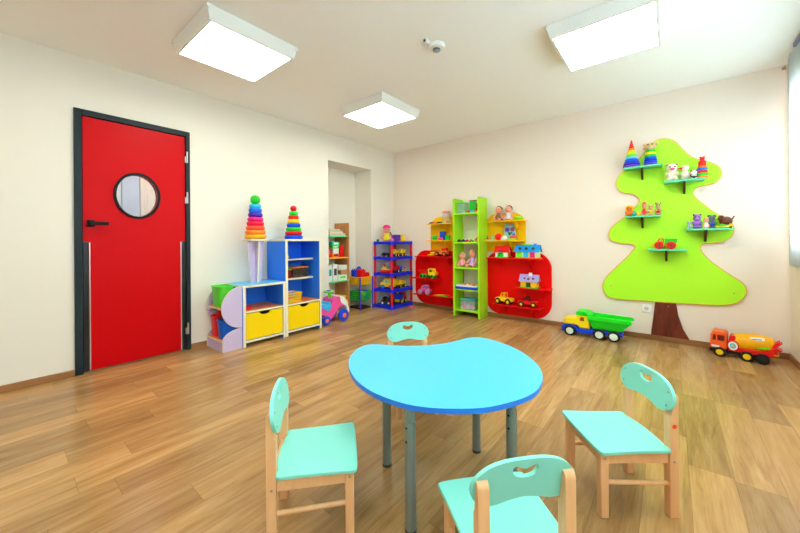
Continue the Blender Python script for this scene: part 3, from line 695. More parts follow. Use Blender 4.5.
# ------------------------------------------------------------------ toy houses
def house(name, label, loc, W, D, Hh, wallm, roofm, basem, extras, eave=.018):
    h = W / 2; d = D / 2; zw = Hh * .55
    r = toy(name, label, 'toy house', loc, 0, [
        ('base', basem, MB().box(-h * 1.12, -d * 1.15, 0, h * 1.12, d * 1.15, .012), .004),
        ('walls', wallm, MB().box(-h, -d * .82, .0122, h, d * .82, zw).prism([(-d * .82, zw), (d * .82, zw), (0, Hh * .93)], -h, h, 'yz'), .002),
        ('roof', roofm, MB().prism([(-d * 1.12, zw - .012), (-d * .02, Hh), (d * .02, Hh), (d * 1.12, zw - .012), (d * 1.02, zw - .014), (0, Hh - .018), (-d * 1.02, zw - .014)], -h - eave, h + eave, 'yz'), .002)])
    for nm, m, mb in extras: mb.build(nm, m, r, .001)
    return r
house('toy_house', 'white toy house with a red roof on the upper red shelf', (-1.733, 4.30, .828), .17, .12, .155, WHT, RED, GRN, [
    ('door', GRN, MB().prism([(-.052, .0125), (.028, .0125), (.028, .055), (.008, .076), (-.032, .076), (-.052, .055)], -.054, -.049)),
    ('window', DGRY, MB().box(-.033, -.056, .05, -.016, -.0535, .062).box(-.006, -.056, .05, .011, -.0535, .062).box(-.033, -.056, .03, -.016, -.0535, .042)),
    ('side_wall', ORA, MB().box(.0852, -.045, .0125, .088, .045, .08)), ('flower', PUR, MB().ball((-.01, -.062, .094), .010, 0, 10, 6))])
house('toy_house', 'long toy house with a blue roof and three coloured doors on the upper red shelf', (-1.404, 4.30, .828), .28, .12, .172, pl('house_cream', (205, 240, 160)), pl('roof_blue', (20, 150, 235)), ORA, [
    ('door', LIM, MB().box(-.125, -.053, .0125, -.06, -.0495, .088)), ('door', CYA, MB().box(-.04, -.053, .0125, .02, -.0495, .088)), ('door', MAG, MB().box(.04, -.053, .0125, .10, -.0495, .088)),
    ('roof_window', DGRY, MB().prism(circ(-.085, .125, .018, 14), -.052, -.028)), ('roof_window', DGRY, MB().prism(circ(-.005, .125, .018, 14), -.052, -.028)), ('roof_window', DGRY, MB().prism(circ(.08, .125, .018, 14), -.052, -.028)),
    ('ridge', LIM, MB().box(-.06, -.012, .168, .045, .012, .18)), ('chimney', pl('roof_blue'), MB().box(.075, -.014, .14, .105, .014, .188))])
house('toy_house', 'yellow toy house with a lilac roof on the right hand short red shelf', (-1.385, 4.30, .456), .20, .115, .168, pl('house_yellow', (250, 190, 30)), pl('roof_lilac', (170, 160, 225)), GRN, [
    ('door', pl('hub_dark_green'), MB().box(-.03, -.052, .0125, .025, -.0475, .07)), ('window', BRN, MB().prism(circ(-.05, .12, .012, 12), -.047, -.026)), ('window', BRN, MB().prism(circ(.0, .115, .014, 12), -.05, -.028)), ('window', BRN, MB().prism(circ(.055, .12, .013, 12), -.047, -.026)),
    ('side_window', PUR, MB().box(.1002, -.012, .05, .103, .016, .085)), ('chimney', WHT, MB().box(-.006, -.014, .145, .03, .014, .188))])

# ------------------------------------------------------------------ dolls and animals
def doll(name, label, loc, rz, h, dress, hair, skin=None, sit=True, cat='doll', grp=None, hat=None):
    """a seated soft doll facing -y: continuous body with separate hair and clothing"""
    k = h; sk_ = skin or SKIN
    r = thing(name, label, cat, loc, rz, grp)
    b_ = MB().ball((0, 0, k * .30), (k * .15, k * .13, k * .24)).ball((0, -k * .02, k * .73), (k * .22, k * .20, k * .24), 0, 18, 12)
    for s in (-1, 1):
        b_.tube([(s * k * .12, 0, k * .44), (s * k * .24, -k * .08, k * .34), (s * k * .27, -k * .16, k * .24)], k * .055, 8).ball((s * k * .27, -k * .17, k * .22), k * .06, 0, 10, 6)
        b_.tube([(s * k * .08, -k * .02, k * .12), (s * k * .14, -k * .22, k * .10), (s * k * .18, -k * .36, k * .085)], k * .075, 8).ball((s * k * .18, -k * .38, k * .085), (k * .07, k * .07, k * .085), 0, 10, 6)
        b_.ball((s * k * .08, -k * .205, k * .76), k * .024, 1, 8, 6)
    b_.ball((0, -k * .225, k * .69), k * .03, 0, 8, 6)
    b_.ball((0, -k * .205, k * .635), (k * .05, k * .015, k * .013), 2, 8, 6)
    b_.build('body', [sk_, BLK, RED], r)
    MB().lathe([(k * .26, k * .10), (k * .25, k * .16), (k * .17, k * .36), (k * .13, k * .50), (k * .06, k * .53)], n=20).build('dress', dress, r)
    if hair:
        hm = MB().ball((0, k * .05, k * .79), (k * .235, k * .20, k * .22), 0, 18, 12)
        hm.build('hair', hair, r)
    if hat: MB().lathe([(k * .25, k * .84), (k * .23, k * .90), (k * .16, k * 1.0), (k * .04, k * 1.04)], n=18).build('hat', hat, r)
    return r
HB = pl('hair_brown', (95, 50, 30), .7); HD = pl('hair_black', (30, 26, 26), .7)
doll('baby_doll', 'small doll in pink clothes sitting in the green bookcase', (-2.296, 4.225, .690), 0, .20, pl('cloth_pink', (245, 165, 185), .8), TAN, grp='dolls in the green bookcase')
doll('baby_doll', 'larger bald doll in a lilac dress sitting in the green bookcase', (-2.138, 4.235, .690), 0, .255, pl('cloth_lilac', (190, 160, 225), .8), None, grp='dolls in the green bookcase')
doll('rag_doll', 'brown haired doll in a patterned dress on top of the right yellow unit', (-1.787, 4.30, 1.321), 0, .20, pl('cloth_brown', (150, 90, 60), .8), HB, grp='dolls on the yellow shelf')
doll('rag_doll', 'doll in a white and black dress on top of the right yellow unit', (-1.649, 4.30, 1.321), 0, .20, pl('cloth_pale', (215, 215, 225), .8), HD, grp='dolls on the yellow shelf')
single(MB().ball((0, 0, .024), (.05, .03, .024)).ball((.05, 0, .03), .016), 'toy_frog', LIM, 'small lime green toy beside the dolls on the yellow shelf', 'toy', (-1.522, 4.29, 1.321))
single(MB().ball((0, 0, .014), (.014, .02, .014)), 'toy_bag', BLU, 'small blue toy lying between the two dolls on the yellow shelf', 'toy', (-1.718, 4.245, 1.321))

def critter(name, label, loc, rz, h, bm, cat='toy animal', ears=0, snout=None, belly=None, w=.33, extra=None, grp='toy animals and figures on the tree shelves', eyes=True, earm=None, limbs=True):
    r = thing(name, label, cat, loc, rz, grp); k = h
    b_ = MB().ball((0, 0, k * .30), (k * w, k * w * .85, k * .295), 0, 18, 12).ball((0, -k * .03, k * .72), (k * w * .92, k * w * .8, k * .26), 0, 18, 12)
    if limbs:
        for s in (-1, 1):
            b_.tube([(s * k * w * .82, 0, k * .46), (s * k * w * .9, -k * w * .6, k * .38), (s * k * w * .6, -k * w * 1.0, k * .36)], k * .07, 8).ball((s * k * w * .58, -k * w * 1.02, k * .36), k * .075, 0, 10, 6)
            b_.ball((s * k * w * .55, -k * w * .75, k * .09), (k * .12, k * .15, k * .09), 0, 10, 6)
    if eyes:
        for s in (-1, 1): b_.ball((s * k * w * .4, -k * (.03 + w * .72), k * .78), k * .04, 1, 8, 6)
    b_.build('body', [bm, BLK], r)
    if ears:
        e = MB()
        for s in (-1, 1): e.ball((s * k * w * .75, 0, k * .93), (k * ears, k * .05, k * ears), 0, 12, 8)
        e.build('ears', earm or bm, r)
    if snout: MB().ball((0, -k * (.03 + w * .8), k * .66), (k * .11, k * .09, k * .07), 0, 12, 8).build('snout', snout, r)
    if belly: MB().ball((0, -k * w * .28, k * .30), (k * w * .78, k * w * .66, k * .22), 0, 14, 8).build('belly', belly, r)
    if extra: extra(r, k)
    return r
IV = pl('ivory', (240, 226, 205), .4)
critter('toy_cat', 'white toy kitten with pink cheeks on the upper right tree shelf', (.018, 4.295, 1.640), .1, .178, IV, ears=.07, snout=PNK, w=.27, earm=pl('ear_rose', (210, 140, 140)))
du = thing('toy_duck', 'white toy duck with a red beak beside the kitten on the tree shelf', 'toy animal', (.122, 4.28, 1.640), 0, 'toy animals and figures on the tree shelves')
MB().ball((0, 0, .042), (.042, .034, .042), 0).tube([(-.005, 0, .06), (-.004, 0, .10)], .02, 10).ball((-.004, -.004, .115), .029, 0).ball((.035, 0, .06), (.018, .014, .014), 0).ball((-.02, -.026, .122), .005, 1, 8, 6).build('body', [IV, BLK], du)
MB().cyl((-.028, -.012, .115), (-.062, -.018, .113), .012, .003, 10).build('beak', RED, du)
MB().ball((.012, .01, .136), (.016, .016, .012)).build('crest', TAN, du)
critter('toy_panda', 'tiny black and white panda between the duck and the red tower', (.181, 4.245, 1.640), 0, .082, WHT, ears=.09, w=.3, earm=BLK, extra=lambda r, k: MB().ball((-.02, -.012, .03), .012, 0, 10, 6).ball((.02, -.012, .03), .012, 0, 10, 6).ball((0, -.022, .014), (.026, .012, .011), 0, 10, 6).build('dark_paws', BLK, r))
r_, z_ = pyramid('ring tower with a red figure on top on the upper right tree shelf', (.243, 4.295, 1.640), [(.046, .026, pl('light_orange')), (.043, .026, GRN), (.041, .026, RED), (.039, .026, pl('azure')), (.034, .018, ORA)], None)
MB().lathe([(.030, 0), (.030, .04), (.022, .05)], (0, 0, z_), n=20).ball((0, 0, z_ + .066), .020).ball((-.013, 0, z_ + .083), .008, 0, 8, 6).ball((.013, 0, z_ + .083), .008, 0, 8, 6).build('figure', RED, r_)
rb = [pl('violet', (125, 75, 215)), pl('violet_blue', (55, 50, 205)), BLU, pl('azure'), pl('sky_light', (110, 205, 235)), LIM, pl('lemon', (205, 235, 40)), YEL, pl('light_orange'), RED, RED]
pyramid('pointed rainbow cone pyramid on the top left tree shelf', (-.312, 4.285, 1.822), [(.080 - .0062 * i, .0225, m) for i, m in enumerate(rb)], None, grp='stacking toys on the tree')
cone = COL.objects[-1].parent
MB().lathe([(.014, .246), (.008, .28), (.003, .292)], n=16).build('tip', RED, cone)
r_, z_ = pyramid('ring pyramid with a beige bear head on the top left tree shelf', (-.152, 4.29, 1.822), [(.062, .022, pl('violet')), (.059, .022, BLU), (.056, .022, pl('royal', (20, 60, 210))), (.053, .022, pl('azure')), (.050, .024, GRN), (.046, .024, YEL), (.042, .026, GRN)], None, grp='stacking toys on the tree')
hb = MB().ball((0, 0, z_ + .036), (.050, .044, .040), 0)
for s in (-1, 1): hb.ball((s * .048, 0, z_ + .058), .018, 0, 12, 8).ball((s * .018, -.038, z_ + .050), .007, 1, 8, 6)
hb.ball((0, -.040, z_ + .028), (.02, .014, .014), 0, 10, 6).build('bear_head', [TAN, BLK], r_)
MB().ball((-.052, -.006, z_ + .018), .012, 0, 8, 6).build('bow', pl('bow_salmon', (235, 130, 95)), r_)
# middle left tree shelf figures
G3 = 'toy animals and figures on the tree shelves'
lf = thing('toy_lion', 'orange toy lion with yellow mane at the end of a tree shelf', 'toy animal', (-.333, 4.28, 1.307), 0, G3)
MB().ball((0, 0, .035), (.042, .032, .035), 0).ball((.0, -.012, .08), (.028, .024, .026), 0).ball((-.01, -.035, .084), .004, 1, 8, 6).ball((.01, -.035, .084), .004, 1, 8, 6).build('body', [ORA, BLK], lf)
MB().torus((0, .0, .084), .026, .011, 'y').ball((0, .01, .094), (.03, .014, .024)).build('mane', YEL, lf)
single(MB().ball((0, 0, .02), (.024, .018, .020)).ball((0, 0, .042), .012), 'toy_fish', TEA, 'small teal toy in front of the orange lion', 'toy', (-.288, 4.238, 1.307), 0, G3)
single(MB().box(-.017, -.015, 0, .017, .015, .042), 'toy_cube', YEL, 'small yellow block between the lion and the red-capped doll', 'block', (-.254, 4.285, 1.307), 0, G3, .004)
m1_ = doll('mini_doll', 'small doll with a red cap on the middle left tree shelf', (-.2075, 4.29, 1.307), 0, .142, RED, None, grp=G3, hat=pl('cap_coral', (245, 90, 80))); m1_.scale = (.62, .85, 1)
critter('toy_bear', 'beige toy bear in a yellow shirt on the middle left tree shelf', (-.151, 4.285, 1.307), 0, .118, TAN, ears=.07, belly=YEL, w=.2)
critter('toy_monkey', 'tan toy monkey with a red belly on the middle left tree shelf', (-.0915, 4.285, 1.307), 0, .132, pl('khaki', (190, 170, 110), .5), ears=.06, belly=RED, w=.19, earm=BRN)
# middle right tree shelf animals
critter('toy_mouse', 'small grey toy mouse at the left end of the middle right tree shelf', (.146, 4.285, 1.161), 0, .072, pl('mouse_grey', (165, 180, 175), .5), ears=.10, w=.24)
critter('toy_hippo', 'purple toy hippo on the middle right tree shelf', (.204, 4.305, 1.161), 0, .145, pl('hippo_purple', (165, 110, 205), .45), ears=.06, snout=pl('hippo_light', (190, 145, 225)), w=.22, earm=pl('ear_plum', (130, 45, 90)))
m2_ = doll('mini_doll', 'tiny doll in a red and white outfit beside the purple hippo', (.266, 4.265, 1.161), 0, .108, WHT, pl('hair_blond', (235, 190, 90), .6), grp=G3); m2_.scale = (.66, .8, 1)
critter('toy_elephant', 'grey and blue toy elephant on the middle right tree shelf', (.310, 4.335, 1.161), 0, .128, pl('elephant_grey', (105, 115, 120), .5), ears=.11, belly=BLU, w=.2)
dg = thing('toy_dog', 'brown toy dog at the right end of the middle right tree shelf', 'toy animal', (.404, 4.325, 1.161), 0, G3); dg.scale = (.92, 1.1, 1.12)
db = MB().ball((0, 0, .062), (.052, .028, .036), 0).ball((-.034, -.008, .085), (.026, .024, .024), 0).ball((-.05, -.024, .078), (.015, .015, .012), 0, 10, 6).ball((-.042, -.03, .09), .004, 1, 8, 6)
for sx in (-.035, .035):
    for sy in (-.016, .016): db.cyl((sx, sy, 0), (sx, sy, .05), .010, n=10)
db.tube([(.048, 0, .075), (.062, 0, .10)], .006, 6).ball((-.022, -.026, .088), (.009, .006, .018), 0, 8, 6)
db.build('body', [BRN, BLK], dg)
tu = thing('toy_turtle', 'green and yellow toy turtle in front of the brown dog', 'toy animal', (.372, 4.252, 1.161), 0, G3)
MB().ball((0, 0, .012), (.05, .026, .012)).ball((.058, 0, .028), .012).tube([(.04, 0, .014), (.056, 0, .026)], .007).build('body', YEL, tu)
MB().lathe([(.042, .014), (.036, .026), (.02, .036), (.002, .039)], n=20, sy=.62).build('shell', pl('shell_green', (85, 190, 40)), tu)

# ------------------------------------------------------------------ yellow shelf toys, left unit
jar = thing('toy_jar', 'clear jar of small toys with a pink lid on top of the left yellow unit', 'jar', (-2.60, 4.30, 1.322))
MB().lathe([(.060, 0), (.062, .01), (.062, .145), (.055, .15)], n=24).build('glass', CLEAR, jar)
MB().lathe([(.063, .1505), (.063, .178), (.055, .184)], n=24).build('lid', pl('lid_rose', (235, 150, 160)), jar)
bits(6, -2.645, 4.262, 1.333, -2.555, 4.338, 1.345, .0125, [GRN, RED, YEL, ORA, PUR, BLU], 'small block lying inside the pink-lidded jar', 'block', 'blocks inside the pink-lidded jar')
for i, (x, m, nm) in enumerate(((-2.862, pl('maroon', (140, 40, 60)), 'dark red'), (-2.78, ORA, 'orange'), (-2.706, pl('hub_dark_green'), 'dark green'))):
    single(MB().box(-.035, -.04, 0, .035, .04, .012).box(-.025, -.03, .0125, .022, .03, .024), 'picture_book', m, '%s thin book lying on top of the left yellow unit' % nm, 'book', (x, 4.30 - .02 * (i == 2), 1.322), .06 - .05 * i, 'thin books on the left yellow unit', .002)
def cup(name, label, loc, r, h, m, rim=None, cat='cup', grp=None):
    o = thing(name, label, cat, loc, 0, grp)
    MB().lathe([(r * .8, 0), (r, h), (r * .92, h), (r * .74, .006)], n=24).build('cup_body', m, o)
    MB().torus((0, 0, h), r * .98, r * .07).build('cup_rim', rim or m, o)
cup('toy_cup', 'green toy cup at the outer end of the left yellow shelf', (-2.80, 4.275, 1.068), .043, .062, GRN, grp='cups on the left yellow shelf')
cup('toy_cup', 'green toy cup beside the green bookcase on the left yellow shelf', (-2.565, 4.275, 1.068), .046, .062, GRN, grp='cups on the left yellow shelf')
cup('toy_bucket', 'blue toy bucket with a rainbow rim on the left yellow shelf', (-2.685, 4.324, 1.068), .05, .135, BLU, YEL, 'bucket')
single(MB().ball((0, 0, .022), (.052, .025, .022)), 'toy_bowl', PNK, 'pink toy bowl in front of the blue bucket', 'bowl', (-2.68, 4.246, 1.068))
single(MB().box(-.10, -.055, 0, .10, .055, .010).box(-.085, -.045, .0102, .03, .045, .013, 1), 'picture_book', [GRN, YEL], 'green picture book lying on the lowest red shelf left of the bookcase', 'book', (-2.68, 4.29, .223), .05, None, .001)

# right unit, second yellow shelf
sb = thing('shape_sorter_board', 'turquoise board with coloured shapes leaning on the right yellow unit', 'puzzle board', (-1.645, 4.30, 1.066), 0)
sb.rotation_euler = (-.22, 0, 0)
MB().prism([(-.075, 0), (.10, 0), (.045, .225), (-.075, .225)], 0, .012).build('board', pl('board_turquoise', (120, 200, 200)), sb, .002)
for nm, m, q in (('round_piece', PUR, circ(-.035, .135, .03)), ('round_piece', pl('maroon'), circ(.035, .14, .03)), ('triangle_piece', pl('hub_dark_green'), [(-.03, .10), (.0, .055), (.04, .10)]), ('oval_piece', ORA, circ(.0, .195, .026, 20, .014)), ('oval_piece', BLU, circ(.055, .075, .02, 20, .01))):
    MB().prism(q, -.008, -.0003).build(nm, m, sb, .001)
single(MB().ball((0, 0, .047), .047, nu=20, nv=12), 'ball', RED, 'red ball on the right yellow shelf', 'ball', (-1.785, 4.285, 1.060))
tp = toy('toy_teapot', 'white toy teapot with a yellow and blue lid on the right yellow shelf', 'toy teapot', (-1.695, 4.257, 1.060), 0, [('pot', WHT, MB().lathe([(.035, 0), (.046, .02), (.04, .045), (.025, .05)], n=20), 0), ('lid', YEL, MB().lathe([(.028, .0505), (.02, .064), (.006, .068)], n=16), 0), ('spout', CYA, MB().tube([(.036, 0, .02), (.058, 0, .042)], .008), 0)])
tc = toy('toy_car', 'red toy car on a lime base on the right yellow shelf', 'toy car', (-1.585, 4.262, 1.060), 0, [('base', LIM, MB().box(-.055, -.03, 0, .055, .03, .022), .004), ('body', pl('cap_coral'), MB().prism([(-.045, .0225), (.05, .0225), (.05, .055), (.03, .072), (-.03, .055)], -.026, .026), .004)])
single(MB().box(-.055, -.035, 0, .055, .035, .014).cyl((.01, 0, .014), (.01, 0, .05), .006).ball((.01, 0, .052), (.026, .02, .008)), 'toy_tray', TURQ, 'turquoise toy stand beside the green bookcase on the right yellow shelf', 'toy', (-1.874, 4.275, 1.060), 0, None, .002)
single(MB().ball((0, 0, .02), (.014, .014, .02), 0).ball((0, 0, .05), .012, 1), 'toy_figure', [RED, GRN], 'tiny red and green figure beside the bookcase on the right yellow shelf', 'toy', (-1.946, 4.30, 1.060))

# ------------------------------------------------------------------ toys in the green bookcase
lidbox('storage_box', 'clear box with a bright green lid on top of the green bookcase', (-2.285, 4.235, 1.444), .062, .06, .135, CLEARG, GRN)
bits(6, -2.34, 4.185, 1.4485, -2.23, 4.285, 1.452, .018, [BLU, CYA, RED, PUR, YEL, GRN], 'small coloured block inside the green-lidded clear box', 'block', 'blocks in the green-lidded box')
single(MB().box(-.05, -.02, 0, .05, .02, .17).box(-.05, -.024, .172, .05, .02, .186, 1), 'toy_case', [GRN, pl('maroon')], 'green case with a dark red top beside the clear box', 'toy', (-2.166, 4.31, 1.444), 0, None, .004)
critter('plush_bear', 'brown plush bear on top of the green bookcase', (-2.068, 4.275, 1.444), .1, .135, pl('plush_brown', (140, 75, 50), .9), ears=.07, w=.26, grp=None)
for x, y, m, nm in ((-2.175, 4.20, RED, 'red'), (-2.115, 4.175, CYA, 'blue'), (-2.055, 4.20, pl('cap_coral'), 'coral')):
    single(MB().box(-.028, -.02, 0, .028, .02, .03).cyl((-.013, 0, .03), (-.013, 0, .037), .008, n=10).cyl((.013, 0, .03), (.013, 0, .037), .008, n=10), 'toy_brick', m, '%s toy brick on top of the green bookcase' % nm, 'block', (x, y, 1.444), .3, 'bricks on top of the green bookcase', .002)
for i, (x, m, nm) in enumerate(((-2.326, BLK, 'black'), (-2.263, pl('navy', (40, 45, 120)), 'navy blue'), (-2.200, RED, 'red'), (-2.137, pl('olive', (150, 130, 50)), 'olive'))):
    r_ = toy('toy_car', '%s small toy car in the row on the second shelf of the green bookcase' % nm, 'toy car', (x, 4.20, 1.040), 0, [('body', m, MB().prism([(-.03, .008), (.03, .008), (.03, .022), (.012, .024), (.004, .036), (-.014, .036), (-.02, .024), (-.03, .02)], -.014, .014), .003)], 'small cars in the green bookcase')
    wheels(r_, (-.018, .018), .013, .008, .007, BLK, GRY, n=10)
single(MB().ball((0, 0, .034), .034, 0).ball((-.032, .012, .026), .024, 1).cyl((0, 0, .06), (0, 0, .072), .01, mi=1), 'toy_fruit', [ORA, GRN], 'orange and green round toy on the second shelf of the green bookcase', 'toy', (-2.046, 4.205, 1.040))
single(MB().ball((0, 0, .022), (.022, .02, .022)), 'toy_egg', TURQ, 'turquoise egg beside the lilac doll', 'toy', (-2.034, 4.32, .690))
gm = thing('board_game', 'blue and white game board with coloured pieces in the green bookcase', 'board game', (-2.187, 4.205, .385), .02)
MB().box(-.165, -.10, 0, .165, .10, .034).build('tray', BLU, gm, .010)
MB().box(-.155, -.092, .0342, .155, .092, .056).build('board', WHT, gm, .006)
for i, (x, y, m) in enumerate(((-.10, -.05, PNK), (-.04, -.05, ORA), (.03, -.05, YEL), (.09, -.05, RED), (-.07, .03, GRN), (.0, .03, RED), (.07, .03, ORA), (-.12, .03, CYA), (.13, -.02, LIM))):
    MB().box(x - .02, y - .016, .0562, x + .02, y + .016, .064).build('game_piece', m, gm, .003)
lidbox('storage_box', 'clear box with a teal lid holding pink balls at the bottom of the green bookcase', (-2.18, 4.225, .097), .105, .085, .135, CLEAR, TEA)
for x, m, nm in ((-.065, PNK, 'bright pink'), (.0, pl('ball_lilac', (190, 170, 215)), 'lilac'), (.062, pl('ball_rose', (245, 150, 190)), 'pale pink')):
    single(MB().ball((0, 0, .030), .030), 'ball', m, '%s ball inside the teal-lidded clear box' % nm, 'ball', (-2.18 + x, 4.18, .102), 0, 'balls in the teal-lidded box')

# ------------------------------------------------------------------ niche bookcase
BEE = wood('beech_panel', (196, 132, 74), (216, 154, 94), .45, 'Z', 8)
SGR = mat('edge_green', (96, 214, 128), .4); SYE = mat('edge_yellow', (250, 190, 50), .4)
nb = thing('niche_bookcase', 'narrow beech bookcase with green and yellow shelves in the wall niche', 'bookcase', (0, 0, 0))
MB().box(-4.085, 3.387, 0, -3.765, 3.405, 1.34).build('side_panel', BEE, nb, .002, smooth=False)
MB().box(-4.085, 2.985, 0, -3.765, 3.003, 1.34).build('side_panel', BEE, nb, .002, smooth=False)
for z, m in ((1.140, SGR), (.826, SYE), (.480, SGR), (.140, SYE)): MB().box(-4.085, 3.004, z - .018, -3.763, 3.386, z).build('shelf', m, nb, .002, smooth=False)
MB().box(-4.08, 3.004, .002, -3.80, 3.386, .12).build('plinth', BEE, nb, smooth=False)
PAGE = mat('paper_pages', (232, 220, 195), .8)
bcs = [('grey', (150, 150, 145)), ('tan', (190, 155, 110)), ('cream', (225, 215, 190)), ('olive grey', (140, 140, 120)), ('pale brown', (170, 130, 95))]
z = 1.140
for i, (nm, c) in enumerate(bcs):
    h = .017 + .004 * (i % 3); w_, l_ = .11 - .006 * i, .16 - .012 * i
    r_ = thing('book', '%s book, %s of the flat pile on the top niche shelf' % (nm, ('bottom', 'second from the bottom', 'middle', 'second from the top', 'topmost')[i]), 'book', (-3.89 + .01 * (i % 2), 3.205 - .012 * i, z), .06 * (-1) ** i, 'pile of books in the niche')
    cv = mat('cover_' + nm.replace(' ', '_'), c, .6)
    MB().box(-w_, -l_, 0, w_, l_, .002).box(-w_, -l_, h - .002, w_, l_, h).box(-w_, -l_, .002, -w_ + .003, l_, h - .002).build('cover', cv, r_)
    MB().box(-w_ + .0035, -l_ + .004, .0022, w_ - .004, l_ - .004, h - .0022).build('pages', PAGE, r_)
    z += h + .0005
def carton(label, x, y, z0, sx, sy, h, m, lab=None, cat='box', grp=None, rz=0):
    r_ = thing('carton', label, cat, (x, y, z0), rz, grp)
    MB().box(-sx, -sy, 0, sx, sy, h).build('box_body', m, r_, .002)
    if lab: MB().box(sx + .0004, -sy * .6, h * .35, sx + .0015, sy * .6, h * .75).build('box_label', lab, r_)
z0 = .826
carton('orange box at the bottom of the stack on the yellow niche shelf', -3.86, 3.165, z0, .07, .066, .055, ORA, pl('navy'), grp='boxes on the yellow niche shelf')
carton('white box second from the bottom of the stack on the yellow niche shelf', -3.86, 3.18, z0 + .0555, .06, .05, .075, WHT, grp='boxes on the yellow niche shelf')
carton('lime box below the teal one in the stack on the yellow niche shelf', -3.86, 3.165, z0 + .131, .065, .065, .042, GRN, WHT, grp='boxes on the yellow niche shelf')
carton('teal box topmost of the stack on the yellow niche shelf', -3.86, 3.175, z0 + .1735, .06, .066, .052, pl('seafoam', (60, 205, 165)), WHT, grp='boxes on the yellow niche shelf')
carton('red folder box standing right of the stack on the yellow niche shelf', -3.87, 3.290, z0, .07, .036, .175, RED, grp='boxes on the yellow niche shelf')
carton('red and pink box left of the stack on the yellow niche shelf', -3.88, 3.055, z0, .06, .034, .15, pl('crimson'), ORA, grp='boxes on the yellow niche shelf')
z0 = .480
GW = pl('carton_white', (228, 232, 226), .6)
carton('tall white carton nearest the wall edge on the green niche shelf', -3.86, 3.06, z0, .07, .034, .235, GW, TEA, grp='cartons on the green niche shelf')
carton('tall white carton with a lime top on the green niche shelf', -3.85, 3.140, z0, .075, .040, .245, GW, DGRY, grp='cartons on the green niche shelf')
carton('flat grey white carton at the bottom right of the green niche shelf', -3.86, 3.285, z0, .08, .085, .085, GW, LIM, grp='cartons on the green niche shelf')
carton('brown carton between two pale ones on the green niche shelf', -3.85, 3.315, z0 + .0855, .07, .066, .07, mat('kraft_card', (190, 140, 90), .7), None, grp='cartons on the green niche shelf')
carton('pale carton on top of the brown one on the green niche shelf', -3.86, 3.29, z0 + .156, .075, .082, .07, pl('carton_pale', (214, 222, 214), .6), None, grp='cartons on the green niche shelf')
crate('wire_basket', 'yellow basket on the lowest niche shelf behind the ride-on car', (-3.87, 3.22, .140), .085, .13, .10, YEL)

# ------------------------------------------------------------------ basket trolley beside the niche bookcase
PV = pl('post_violet', (88, 60, 200))
bt = thing('basket_trolley', 'violet framed trolley with yellow and green baskets in the wall niche', 'trolley', (-3.822, 3.675, 0), 0)
for sx in (-1, 1):
    for sy in (-1, 1): MB().cyl((sx * .146, sy * .137, 0), (sx * .146, sy * .137, .50), .0125, n=12).build('post', PV, bt)
def basket_part(root, name, z, h, m, sx=.134, sy=.124):
    w_ = MB().box(-sx * .88, -sy * .88, z, sx * .88, sy * .88, z + .004)
    for k in range(5):
        q = z + h * k / 4 ; s = .88 + .12 * k / 4; t = .0065 if k < 4 else .011
        w_.tube([(-sx * s, -sy * s, q), (sx * s, -sy * s, q), (sx * s, sy * s, q), (-sx * s, sy * s, q)], t, 6, closed=True)
    for i in range(9):
        u = -1 + i / 4
        for s in (-1, 1):
            w_.cyl((u * sx * .88, s * sy * .88, z), (u * sx, s * sy, z + h), .0055, n=6); w_.cyl((s * sx * .88, u * sy * .88, z), (s * sx, u * sy, z + h), .0055, n=6)
    w_.build(name, m, root)
basket_part(bt, 'yellow_basket', .385, .11, pl('basket_yellow', (250, 200, 30)))
basket_part(bt, 'green_basket', .135, .13, pl('basket_green', (30, 190, 60)))
MB().box(-.13, -.12, .012, .13, .12, .03).build('bottom_tray', pl('tray_dark', (55, 45, 40), .6), bt, .004)
def brick(label, x, y, z, sx, sy, h, m, rz=0, grp='building bricks in the trolley baskets', dome=False):
    mb = MB()
    if dome: mb.lathe([(sx, 0), (sx, h * .3), (sx * .8, h * .7), (sx * .4, h * .95), (.002, h)], n=20)
    else:
        mb.box(-sx, -sy, 0, sx, sy, h)
        for a in (-.5, .5):
            for b2 in (-.5, .5): mb.cyl((a * sx, b2 * sy, h), (a * sx, b2 * sy, h + .014), sx * .28, n=12)
    single(mb, 'toy_brick', m, label, 'block', (x, y, z), rz, grp, 0 if dome else .003)
zb = .3915
brick('orange brick filling the middle of the yellow trolley basket', -3.77, 3.66, zb, .045, .043, .080, ORA)
brick('green brick low in the yellow trolley basket', -3.748, 3.592, zb, .02, .02, .07, GRN)
brick('yellow brick at the left of the yellow trolley basket', -3.865, 3.605, zb, .032, .032, .080, YEL)
brick('purple brick at the back of the yellow trolley basket', -3.875, 3.695, zb, .034, .045, .080, PUR)
brick('yellow brick at the right end of the yellow trolley basket', -3.745, 3.745, zb, .030, .028, .080, YEL)
z2_ = zb + .0945
brick('big red brick on top of the yellow trolley basket', -3.770, 3.655, z2_, .044, .052, .125, RED)
brick('red brick leaning beside the big red one in the yellow basket', -3.745, 3.746, z2_, .034, .034, .07, RED)
brick('blue dome shaped block on the yellow trolley basket', -3.882, 3.712, z2_, .062, .062, .17, BLU, dome=True)
brick('blue brick at the niche side of the yellow trolley basket', -3.865, 3.60, z2_, .036, .038, .12, BLU)
zg = .1415
brick('red brick at the bottom of the green trolley basket', -3.80, 3.66, zg, .05, .05, .045, RED)
brick('orange brick in the green trolley basket', -3.78, 3.628, zg + .0595, .036, .03, .055, ORA)
brick('yellow brick in the green trolley basket', -3.78, 3.695, zg + .0595, .036, .03, .055, YEL)
brick('blue brick in the green trolley basket', -3.80, 3.752, zg, .05, .022, .125, BLU)

